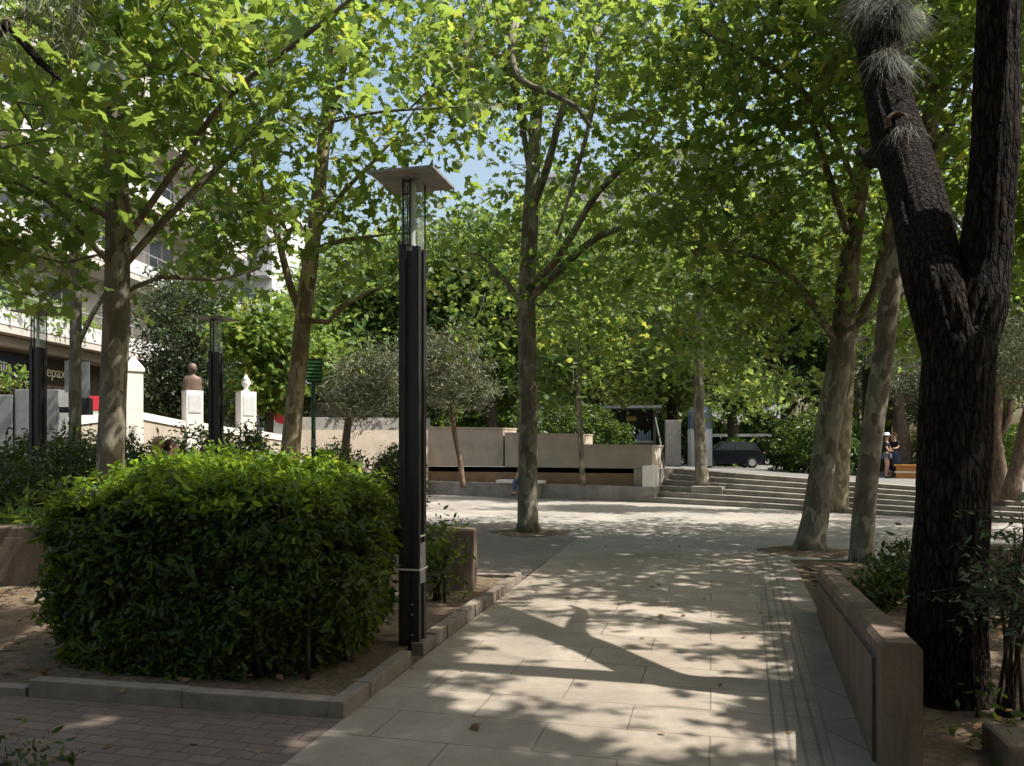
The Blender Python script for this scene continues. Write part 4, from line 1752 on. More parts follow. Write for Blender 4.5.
# ================================================================== VEGETATION
# ---- the clipped bush in front
def clipped_bush():
    rng = np.random.default_rng(5)
    a0 = math.atan2(.44, -2.1)
    cx, cy = -2.17, 6.12
    hx, hy, zt = 1.25, .84, 1.42
    root = thing('clipped_bush', 'big boxy clipped green bush in the kerbed bed beside the black lamp', 'bush', (cx, cy, .03), R(-8))
    n = 230000
    q = rng.uniform(-1, 1, size=(n, 3))
    qq = np.abs(q).copy()
    qq[:, 2] = np.where(q[:, 2] < 0, qq[:, 2] * .6, qq[:, 2])
    nn = np.sum(qq ** 3.1, axis=1) ** (1 / 3.1)
    uu = q / (np.linalg.norm(q, axis=1, keepdims=True) + 1e-6)
    keep = nn < 1.08
    q, nn, uu = q[keep], nn[keep], uu[keep]
    bumps = np.array([1 + .13 * noise.noise(Vector(v * 2.3)) + .10 * noise.noise(Vector(v * 6.0)) + .06 * noise.noise(Vector(v * 15)) for v in uu])
    dd = nn / bumps
    keep = (dd < 1) & (rng.uniform(0, 1, size=len(dd)) < np.clip((dd - .45) / .5, .06, 1) ** 2 * .85)
    pts = q[keep] * np.array([hx, hy, zt / 2])
    pts[:, 2] *= 1 + np.where(pts[:, 2] > 0, .10 * pts[:, 1] / hy - .11 * (pts[:, 0] / hx) ** 2 - .01, 0)
    pts[:, 2] += zt / 2 + .04
    lo = np.clip(pts[:, 2] / .55, 0, 1)
    pts[:, :2] *= (.92 + .08 * lo)[:, None]
    hole = np.array([noise.noise(Vector(v * 4.6) + Vector((7, 3, 1))) for v in pts])
    pts = pts[(pts[:, 2] > .02) & (hole > -.34 - rng.uniform(0, .25, size=len(pts)))]
    # shoots on top
    m = 2600
    sx = rng.uniform(-hx * .92, hx * .92, m // 13)
    sy = rng.uniform(-hy * .9, hy * .9, m // 13)
    sh = []
    for a, b in zip(sx, sy):
        L = rng.uniform(.05, .22)
        dx, dy = rng.normal(size=2) * .05
        for k in range(13):
            f = k / 12
            sh.append((a + dx * f + rng.normal() * .02, b + dy * f + rng.normal() * .02, zt * (1 + .05 * b / hy - .03 * (a / hx) ** 2) - .12 - .12 * (a / hx) ** 4 + L * f))
    sh = np.array(sh)
    tone = np.clip(rng.normal(.42, .22, size=len(pts)), 0, 1)
    tone2 = np.clip(rng.normal(.8, .15, size=len(sh)), 0, 1)
    allp = np.concatenate([pts, sh])
    out = allp.copy()
    out[:, 2] -= zt / 2
    out = out / np.array([hx, hy, zt / 2])
    out /= np.linalg.norm(out, axis=1, keepdims=True)
    me = leaves_mesh('foliage', allp, .062, 'oval', 'bush_leaf', .55, .7, tone=np.concatenate([tone, tone2]), seed=6, outward=out * .6)
    link(bpy.data.objects.new('foliage', me), root)
    top = pts[(pts[:, 2] > zt * .80) & (rng.uniform(0, 1, size=len(pts)) < .8)] + np.array([0, 0, .035])  # pale shoots over the top, sunlit brightness put into their colour
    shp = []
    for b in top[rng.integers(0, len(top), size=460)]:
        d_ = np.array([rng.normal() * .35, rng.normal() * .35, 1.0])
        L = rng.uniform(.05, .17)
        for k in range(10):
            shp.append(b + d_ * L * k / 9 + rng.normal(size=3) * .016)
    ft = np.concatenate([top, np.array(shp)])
    m2 = leaves_mesh('sunlit_shoots', ft, .062, 'oval', 'sunlit_shoot_leaf', .8, .7, seed=7)
    link(bpy.data.objects.new('sunlit_shoots', m2), root)
    mb = MB()
    for k in range(26):
        x, y = rng.uniform(-hx * .75, hx * .75), rng.uniform(-hy * .7, hy * .7)
        mb.tube([(x, y, -.05), (x * 1.05 + rng.normal() * .04, y * 1.05 + rng.normal() * .04, .5), (x * 1.15 + rng.normal() * .1, y * 1.12 + rng.normal() * .1, 1.2)], [.02, .014, .006], 5)
    mb.build('stems', 'bark_dark', root, True)
    return root


clipped_bush()


def shrub(name, label, c, rx, ry, h, n, leaf, mat, tpl='oval', group=None, seed=1, cat='shrub', stems=8, shell=.4, z0=0.03):
    rng = np.random.default_rng(seed)
    root = thing(name, label, cat, (c[0], c[1], z0), rng.uniform(0, 6), group)
    ncl = max(12, n // 40)
    u = rng.normal(size=(ncl, 3))
    u /= np.linalg.norm(u, axis=1, keepdims=True)
    cl = u * (rng.uniform(0, 1, size=ncl) ** shell)[:, None] * np.array([rx, ry, h * .5]) + np.array([0, 0, h * .52])
    idx = rng.integers(0, ncl, size=n)
    pts = cl[idx] + rng.normal(size=(n, 3)) * np.array([.13, .13, .10]) * (.6 + .4 * max(rx, .3))
    pts = pts[pts[:, 2] > .03]
    me = leaves_mesh('foliage', pts, leaf, tpl, mat, .7, .8, seed=seed)
    link(bpy.data.objects.new('foliage', me), root)
    mb = MB()
    for k in range(stems):
        q = cl[rng.integers(0, ncl)]
        b = rng.normal(size=2) * .06
        mb.tube([(b[0], b[1], -.05), (q[0] * .4 + rng.normal() * .03, q[1] * .4, q[2] * .55), tuple(q)], [.016, .011, .005], 5)
    mb.build('stems', 'bark_dark', root, True)
    return root


# dark hedge shrubs at the left behind the low wall
hs = [(15, 10.8, .95, 1.25, 'dark round shrub at the far left behind the low wall'), (66, 11.8, .85, 1.50, 'dark shrub in front of the slim trunk and left lamp'),
      (140, 14.2, .9, 1.66, 'dark glossy shrub just right of the wide left trunk'), (196, 15.2, .9, 1.78, 'dark shrub under the bronze bust pedestal'),
      (246, 15.8, .9, 1.78, 'dark shrub in front of the urn pedestal'), (-40, 11.2, 1.0, 1.5, 'dark shrub cut by the left edge of the photo'), (335, 17.0, .8, 1.45, 'leafy shrub behind the green sign post'),
      (395, 17.5, .7, 1.35, 'leafy shrub directly behind the black lamp post'), (38, 13.5, .8, 1.75, 'dark shrub in front of the grey cabinets'), (104, 14.5, .8, 1.72, 'dark shrub between slim and wide left trunks')]
for i, (u, d, r, h, lb) in enumerate(hs):
    shrub('shrub', lb, PX(u, d), r, r * .8, h + .22, 6500, .085, 'hedge_leaf', group='dark shrubs in the left bed', seed=100 + i)
shrub('shrub', 'small green shrub growing beside the bin in the shade', PX(372, 13.8), .42, .4, .95, 1500, .08, 'hedge_leaf', group='dark shrubs in the left bed', seed=121)
shrub('agave_plant', 'low plant with long upright leaves on the low wall at far left', PX(16, 9.6), .34, .3, .95, 260, .30, 'lime_leaf', 'slim', seed=122, cat='plant', stems=4)
shrub('bush_sprig', 'leafy green sprig poking out behind the black lamp post', PX(438, 8.2), .26, .26, .92, 620, .075, 'bush_leaf', seed=123, cat='plant', z0=.05)
shrub('ground_plant', 'low green plant behind the far end of the right wall', PX(878, 7.9), .34, .34, .42, 600, .09, 'hedge_leaf', seed=124, cat='plant', group='low plants right of the path')
shrub('ground_plant', 'low green plant between the grey trunk and the pine', PX(906, 8.8), .40, .34, .50, 640, .09, 'hedge_leaf', seed=125, cat='plant', group='low plants right of the path')
shrub('ground_plant', 'leafy plant at the bottom left corner of the bricks', (G(40, 760).x, 3.95), .22, .12, .12, 200, .05, 'hedge_leaf', seed=126, cat='plant', stems=5, z0=0)
shrub('ground_plant', 'green leafy tuft beside the stone block at bottom right', (2.62, 4.0), .16, .14, .24, 160, .07, 'bush_leaf', seed=127, cat='plant', stems=5, z0=0)
shrub('ground_plant', 'tiny weed growing by the foot of the pine', (G(978, 720).x, 4.72), .05, .05, .26, 26, .06, 'bush_leaf', seed=128, cat='plant', stems=2, z0=0)


# thin-stemmed shrub at the right edge
def airy_shrub():
    rng = np.random.default_rng(77)
    base = Vector((G(1010, 722).x, 4.72, 0.03))
    t = thing('airy_shrub', 'loose shrub with thin dark stems and small grey green leaves at the right edge', 'shrub', base)
    mb = MB()
    tips = []
    for k in range(9):
        a = rng.uniform(0, 2 * math.pi)
        lean = rng.uniform(.05, .42)
        h = rng.uniform(.75, 1.25)
        p0 = Vector((rng.normal() * .035, rng.normal() * .035, -.05))
        p1 = Vector((math.cos(a) * lean * .4, math.sin(a) * lean * .4, h * .55))
        p2 = Vector((math.cos(a) * lean, math.sin(a) * lean, h))
        mb.tube([p0, p1, p2], [.013, .010, .005], 5)
        for j in range(16):
            b = p1.lerp(p2, rng.uniform(.15, 1))
            q = b + Vector((rng.normal() * .24, rng.normal() * .2, rng.normal() * .09 + .03))
            mb.tube([b, b.lerp(q, .5) + Vector((0, 0, .03)), q], [.004, .003, .002], 4)
            for f in np.linspace(.2, 1, 12):
                tips.append(np.array(b.lerp(q, f)) + rng.normal(size=3) * .02)
    mb.build('stems', 'bark_dark', t, True)
    me = leaves_mesh('foliage', np.array(tips), .045, 'oval', 'grey_leaf', .7, .7, seed=78)
    link(bpy.data.objects.new('foliage', me), t)


airy_shrub()

# ---- plane trees the photo shows by their trunks
def PT(lst, d=None, k=1.0):
    """[(u, v, width px[, d])] -> [(point, radius)]"""
    out = []
    for q in lst:
        dd = q[3] if len(q) > 3 else d
        out.append((P(q[0], q[1], dd), q[2] * k / 2 / F * dd))
    return out


GP = 'plane trees round the square'
tree('plane_tree', 'plane tree with wide straight grey trunk behind the clipped bush at left', 'tree',
     PT([(107, 581, 44), (108, 560, 38), (110, 470, 31), (115, 350, 32), (118, 250, 30), (116, 170, 27), (112, 80, 23), (104, 0, 20), (100, -120, 15), (96, -260, 9)], 9.8, 0.8),
     [PT([(119, 240, 14), (150, 205, 11, 9.5), (185, 155, 10, 9.2), (230, 95, 9, 8.8), (300, 40, 8, 8.5), (356, -5, 6, 8.2)], 9.8, 0.66),
      PT([(120, 268, 15), (160, 225, 11, 9.9), (205, 180, 9, 10), (248, 138, 7, 10.1), (275, 100, 5, 10.2)], 9.8, 0.66),
      PT([(116, 235, 13), (85, 205, 9, 9.5), (50, 185, 7, 9.2), (15, 165, 5, 9)], 9.8, 0.66),
      PT([(114, 265, 13), (80, 230, 9, 9.4), (40, 195, 7, 9), (-10, 170, 5, 8.6)], 9.8, 0.66),
      PT([(120, 290, 10), (160, 277, 7, 10), (215, 280, 5, 10.4), (260, 268, 4, 10.8)], 9.8, 0.66),
      PT([(112, 85, 14), (130, 30, 11), (150, -60, 8)], 9.8, 0.66)],
     [(P(45, 90, 9.0), 1.7, .8), (P(175, 90, 9.2), 1.4, .85), (P(5, 190, 8.6), .95, 1.1), (P(235, 50, 9.4), 1.5, .9), (P(120, -90, 9.6), 2.6, .9), (P(60, 20, 7.2), 1.1, 1.0),
      (P(160, 10, 8.0), 1.2, .9), (P(45, 300, 9.6), .45, .5), (P(205, 285, 10.8), .6, .5), (P(330, 20, 8.4), .8, .8), (P(230, 190, 10.2), .55, .8), (P(30, 140, 7.2), .6, 1.1), (P(8, 245, 8.6), .75, 1.2), (P(62, 255, 10.2), .6, .9), (P(180, 212, 10.6), .75, 1), (P(145, 140, 10.5), .8, .9), (P(265, 225, 11), .8, 1.0), (P(215, 262, 11.4), .6, .9), (P(95, 215, 10.4), .6, .9)],
     per=23, leaf=.165, leaves_per=12, seed=21, group=GP)
tree('slim_tree', 'slim grey trunked tree left of the wide left trunk', 'tree',
     PT([(75, 560, 13), (75, 470, 12), (75, 400, 12), (76, 300, 11), (74, 220, 10), (70, 120, 8), (68, 40, 6)], 13.2),
     [PT([(77, 345, 6), (92, 315, 5), (106, 292, 4)], 13.2)],
     [(P(70, 180, 13.2), 1.5), (P(60, 60, 13.2), 1.8), (P(30, 240, 13.5), .8, .6), (P(110, 320, 13.6), .5, .5)], per=24, leaf=.15, leaves_per=12, seed=22, leafmat='plane_leaf')
tree('plane_tree', 'plane tree with rough brown trunk leaning right, left of the black lamp', 'tree',
     PT([(286, 560, 30), (289, 470, 24), (295, 400, 22), (303, 320, 21), (312, 250, 19), (320, 180, 17), (327, 110, 14), (330, 50, 11), (334, -30, 9), (338, -150, 6)], 12.2, 0.8),
     [PT([(303, 318, 14), (290, 285, 10), (276, 230, 9), (262, 190, 8), (250, 140, 6), (240, 80, 4)], 12.2, 0.72),
      PT([(322, 165, 12), (336, 100, 10), (347, 50, 9), (352, 0, 8), (358, -80, 6)], 12.2, 0.72),
      PT([(316, 228, 9), (345, 190, 7), (375, 160, 5), (402, 128, 3.5), (425, 95, 1.6)], 12.0, 0.72),
      PT([(306, 318, 10), (328, 322, 8), (345, 305, 6), (368, 292, 4.5), (395, 285, 1.8)], 12.0, 0.72),
      PT([(312, 258, 9), (345, 240, 7, 11.8), (385, 235, 2, 11.6)], 12.2, 0.72),
      PT([(324, 122, 6), (300, 118, 4, 11.6), (258, 125, 1.6, 11.2)], 12.2, 0.72), PT([(326, 118, 5), (380, 112, 4, 11.2), (440, 108, 2.6, 10.4), (500, 104, 1.2, 10)], 12.2, 0.72)],
     [(P(300, 60, 12.2), 1.7, .75), (P(400, 60, 11.6), 1.4, .8), (P(255, 170, 12.6), 1.2, .8), (P(335, -90, 12), 2.4, .8), (P(410, 150, 11.4), .9, .6), (P(440, 105, 10.6), .8, .9), (P(320, 230, 11.8), .8, .5), (P(240, 100, 12), 1.2, .7),
      (P(370, 215, 12), .8, .5), (P(340, 280, 12.5), .9, .5), (P(225, 240, 12.5), 1.0, 1.1), (P(255, 205, 13), .9, 1), (P(470, 40, 11.4), 1.2, .9), (P(405, 275, 12), .55, 1), (P(400, 240, 11.5), .5, 1), (P(500, 110, 10), .5, 1), (P(350, 160, 12.5), 1.0, .7)],
     per=28, leaf=.145, leaves_per=13, seed=23, group=GP, bark='bark_plane_warm')
tree('plane_tree', 'plane tree with slim straight trunk standing in the middle of the square', 'tree',
     PT([(528, 536, 30), (528, 522, 21), (528, 450, 19), (528, 380, 18), (527, 300, 18), (530, 230, 16), (533, 170, 14), (538, 90, 12), (545, 0, 9), (548, -120, 6)], 15.6),
     [PT([(528, 300, 11), (545, 285, 9), (575, 255, 8), (600, 236, 7), (640, 222, 5)], 15.4),
      PT([(529, 288, 10), (550, 268, 8, 15), (572, 235, 7, 14.6), (600, 190, 6, 14.2), (645, 150, 5, 13.8)], 15.6),
      PT([(530, 215, 9), (548, 165, 8, 15), (562, 110, 7, 14.6), (585, 50, 6, 14.2), (604, -10, 5, 14)], 15.6),
      PT([(532, 190, 8), (520, 110, 6), (512, 60, 6, 14.5), (522, 10, 5, 14)], 15.6),
      PT([(534, 150, 7), (500, 60, 5, 15), (460, 35, 4, 14.6)], 15.6),
      PT([(527, 310, 8), (505, 280, 6), (480, 255, 3)], 15.6),
      PT([(546, -20, 9), (525, 5, 9, 13.5), (512, 40, 8, 12), (518, 78, 7, 11.6), (548, 92, 6, 11.4), (578, 108, 5, 11.2), (592, 128, 2.5, 11)], 15.4),
      PT([(546, -30, 9), (575, -10, 7, 13.5), (598, 40, 6, 12.4), (592, 110, 5, 12), (574, 180, 4, 12), (556, 236, 2, 12)], 15.4),
      PT([(546, -40, 9), (500, -20, 7, 13), (470, 35, 6, 12), (458, 58, 4, 11.8), (430, 90, 2, 11.6)], 15.4)],
     [(P(540, -20, 15), 3.0, 1.0), (P(640, 90, 14.4), 2.0, 1.1), (P(480, 70, 15), 1.6, .7), (P(640, 230, 15.6), 1.7, 1.0), (P(600, 340, 17), 1.5, .9), (P(470, 230, 16.4), 1.5, .7), (P(560, 180, 16), 1.4, .8), (P(500, 320, 17.5), 1.3, .7), (P(570, 270, 15), 1.1, .8)],
     per=30, leaf=.14, leaves_per=14, seed=24, group=GP)
tree('plane_tree', 'plane tree with thick pale trunk leaning right at the edge of the path', 'tree',
     PT([(810, 556, 50), (811, 540, 34), (815, 520, 31), (822, 470, 29), (831, 410, 28), (841, 350, 28), (848, 280, 24), (856, 210, 21), (866, 140, 19), (876, 60, 15), (884, -40, 12), (890, -160, 8)], 12.8, 0.84),
     [PT([(838, 355, 14), (822, 320, 10), (800, 285, 8), (770, 262, 6), (730, 250, 5)], 12.6, 0.8),
      PT([(843, 345, 16), (862, 315, 13), (874, 290, 11), (884, 240, 9), (900, 170, 7)], 12.9, 0.8),
      PT([(846, 340, 9), (870, 318, 7), (895, 295, 5)], 12.4, 0.8),
      PT([(852, 250, 11), (830, 180, 9), (812, 120, 8), (797, 70, 7), (792, 10, 6)], 12.6, 0.8),
      PT([(858, 200, 9), (820, 110, 7, 12), (760, 60, 6, 11.4), (700, 30, 4, 11)], 12.8, 0.8)],
     [(P(760, 110, 12), 2.2, 1.3), (P(700, 230, 12.6), 1.7, 1.2), (P(780, 270, 13), 1.5, 1.2), (P(850, -40, 12), 2.8, 1.0), (P(680, 50, 11.6), 1.8, 1.2), (P(720, 345, 14), 1.25, 1.0), (P(850, 120, 13.6), 1.5, 1), (P(785, 380, 14.5), .7, .8), (Vector((4.2, 15.0, 6.2)), 1.9, .9), (Vector((4.4, 10.8, 7.2)), (1.7, 1.7, 1.1), 1)],
     per=26, leaf=.145, leaves_per=13, seed=25, group=GP)
tree('plane_tree', 'plane tree with mottled grey trunk just left of the dark pine', 'tree',
     PT([(862, 570, 32), (862, 550, 26), (866, 490, 23), (874, 420, 22), (884, 350, 22), (890, 290, 24), (897, 240, 19), (912, 185, 20), (929, 125, 22), (946, 70, 20), (962, 10, 19), (980, -80, 15), (990, -180, 10)], 11.4, 0.92),
     [PT([(908, 195, 12), (935, 150, 9), (955, 115, 8), (972, 60, 7)], 11.6, 0.85), PT([(888, 300, 8), (905, 290, 6), (925, 285, 4)], 11.4, 0.85), PT([(920, 150, 10), (890, 60, 8), (850, -20, 6)], 11, 0.85)],
     [(P(960, 90, 12.4), 2.0, 1.0), (P(1010, 230, 13), 1.7, 1.0), (P(920, -80, 11), 2.7, 1.0), (P(910, 330, 14), .9, .8), (P(1000, 60, 11), 1.8, .9), (P(940, 200, 13), 1.3, .9), (Vector((5.8, 9.4, 7.2)), (1.8, 1.8, 1.1), 1), (Vector((6.8, 8.6, 6.8)), 1.5, .9), (Vector((6.8, 15.6, 6.4)), 1.9, .9)],
     per=31, leaf=.145, leaves_per=14, seed=26, group=GP)
tree('plane_tree', 'plane tree with brownish trunk on the steps behind the thick pale one', 'tree',
     PT([(839, 512, 18), (841, 470, 16), (845, 400, 15), (850, 340, 14), (856, 270, 12), (862, 180, 9), (866, 80, 6)], 20.5), [],
     [(P(830, 220, 20.5), 2.8, 1.1), (P(740, 300, 21), 2.4, 1.1), (P(900, 300, 20.5), 2.0, 1.0), (P(860, 60, 20), 3.2, 1.0), (P(790, 385, 22), 1.3, 1), (Vector((10.6, 20, 5.6)), 2.2, 1), (Vector((8.2, 22.2, 6.4)), 2.2, 1), (Vector((12.5, 18, 6)), 2.2, 1)], per=23, leaf=.15, leaves_per=14, seed=27, leafmat='plane_leaf_far', tpl='maple', group=GP, bark='bark_plane_warm')
tree('plane_tree', 'young plane tree rising from the stone box on the steps', 'tree',
     PT([(702, 490, 15), (701, 460, 12), (699, 420, 11), (699, 380, 10), (700, 320, 8), (702, 240, 5)], 24.2), [],
     [(P(700, 330, 24.2), 2.3, 1.2), (P(650, 370, 24.6), 1.4, 1.0), (P(720, 240, 24), 2.5, 1.0), (P(750, 385, 25), 1.3, 1.0), (P(660, 250, 25), 2.4, 1)], per=24, leaf=.18, leaves_per=14, seed=28, leafmat='plane_leaf_far', group=GP)
tree('sapling', 'thin sapling in front of the pale stone wall, right of the straight trunk', 'tree',
     PT([(583, 486, 6), (581, 450, 5.5), (579, 405, 5), (577, 360, 4), (578, 320, 3)], 25.2), [],
     [(P(580, 345, 25.4), 2.0, 1.2), (P(545, 380, 25.8), 1.3, 1.0), (P(620, 375, 25.6), 1.2, 1.0), (P(575, 260, 26), 2.4, 1.0)], per=24, leaf=.18, leaves_per=14, seed=29, leafmat='plane_leaf_far')

# olives and the two bushy trees at the left rear
tree('olive_tree', 'grey green olive tree left of the black lamp above the bin', 'tree',
     PT([(345, 475, 9), (346, 440, 8), (350, 410, 7), (356, 380, 5)], 19.5), [],
     [(P(362, 385, 19.4), (1.05, 1.0, 1.25), 1.6), (P(345, 395, 19.5), .75, 1.4), (P(390, 365, 19.6), .8, 1.4), (P(385, 395, 19.4), .6, 1.3)], per=60, leaf=.115, leaves_per=40, tpl='slim', leafmat='olive_leaf', bark='bark_olive', seed=31, crad=.15, up=.3, spread=1, group='olive trees', shell=.55, trim=False)
tree('olive_tree', 'grey green olive tree on a thin leaning trunk right of the black lamp', 'tree',
     PT([(463, 488, 6), (460, 460, 5), (454, 430, 5), (452, 400, 5), (455, 370, 4)], 21.5), [],
     [(P(458, 375, 21.5), (1.05, 1.0, 1.3), 1.6), (P(435, 385, 21.5), .8, 1.4), (P(478, 390, 21.5), .6, 1.3), (P(440, 345, 21.6), .7, 1.3)], per=60, leaf=.115, leaves_per=40, tpl='slim', leafmat='olive_leaf', bark='bark_olive', seed=32, crad=.15, up=.3, spread=1, group='olive trees', shell=.55, trim=False)
tree('bushy_tree', 'dense grey green tree behind the bronze bust', 'tree', PT([(190, 470, 12), (190, 400, 10), (190, 330, 7)], 26), [],
     [(P(190, 350, 26), (1.9, 1.8, 2.6), 1.5), (P(165, 395, 26), 1.4, 1.4), (P(220, 400, 26), 1.4, 1.4), (P(195, 300, 26.5), 1.5, 1.3)], per=46, leaf=.15, leaves_per=34, tpl='oval', leafmat='grey_leaf', bark='bark_dark', seed=33, crad=.26, trim=False)
tree('bushy_tree', 'bright lime green tree left of the rough brown trunk', 'tree', PT([(268, 470, 10), (270, 400, 8), (272, 340, 6)], 23.5), [],
     [(P(272, 350, 23.5), (1.3, 1.3, 1.7), 1.4), (P(245, 330, 23.5), .8, 1.3), (P(300, 345, 24), 1.0, 1.3), (P(262, 395, 23.4), .8, 1.2), (P(320, 355, 24.5), .8, 1.1)], per=44, leaf=.17, leaves_per=26, tpl='maple', leafmat='lime_leaf', bark='bark_dark', seed=34, crad=.24, trim=False)
tree('sapling', 'bright green sapling rising behind the grey cabinets at far left', 'tree', PT([(22, 470, 6), (22, 420, 5), (24, 380, 4)], 16.4), [],
     [(P(8, 384, 16.4), (.42, .4, .20), 2), (P(22, 378, 16.4), (.25, .25, .18), 2)], per=60, leaf=.13, leaves_per=16, tpl='oval', leafmat='lime_leaf', bark='bark_dark', seed=35, crad=.14, trim=False)

# reddish old olive trunks at the right rear
tree('olive_tree', 'old olive tree with twisted reddish trunk right of the pine', 'tree', PT([(1000, 500, 22), (998, 470, 16), (993, 430, 14), (996, 400, 12), (990, 360, 8)], 18.5), [PT([(997, 445, 8), (1006, 425, 7), (1012, 400, 6)], 18.5)],
     [(P(985, 365, 18.5), 1.2, 1.4), (P(1015, 345, 18.5), 1.2, 1.4), (P(955, 385, 18.7), .8, 1.2)], per=56, leaf=.085, leaves_per=36, tpl='slim', leafmat='olive_leaf', bark='bark_olive', seed=36, crad=.18, up=.3, spread=1, group='olive trees', shell=.55, trim=False)
tree('olive_tree', 'leaning reddish olive trunk at the right edge of the photo', 'tree', PT([(1010, 500, 20), (1016, 470, 14), (1024, 435, 13), (1034, 390, 10)], 17.6), [],
     [(P(1040, 360, 17.6), 1.5, 1.3)], per=50, leaf=.085, leaves_per=34, tpl='slim', leafmat='olive_leaf', bark='bark_olive', seed=37, crad=.18, up=.3, spread=1, group='olive trees', shell=.55, trim=False)
tree('olive_tree', 'olive tree with dark trunk behind the two standing people', 'tree', PT([(905, 478, 20), (903, 450, 17), (900, 425, 14), (898, 395, 9)], 30), [],
     [(P(900, 375, 30), 2.0, 1.4), (P(870, 385, 30), 1.2, 1.2), (P(930, 385, 30), 1.4, 1.2)], per=40, leaf=.11, leaves_per=34, tpl='slim', leafmat='olive_leaf', bark='bark_olive', seed=38, crad=.24, up=.3, spread=1, group='olive trees', shell=.55, trim=False)


# ---- the dark forked pine
def pine_jit(p, th):
    a = Vector((math.cos(th) * 3.2, math.sin(th) * 3.2, p.z * 1.2))
    b = Vector((math.cos(th) * 8.0, math.sin(th) * 8.0, p.z * 1.3))
    c = Vector((math.cos(th) * 17, math.sin(th) * 17, p.z * 3.4))
    f = noise.noise(c)
    return 1 + .085 * noise.noise(a) + .05 * noise.noise(b) + .045 * (1 - abs(f) * 2.4)


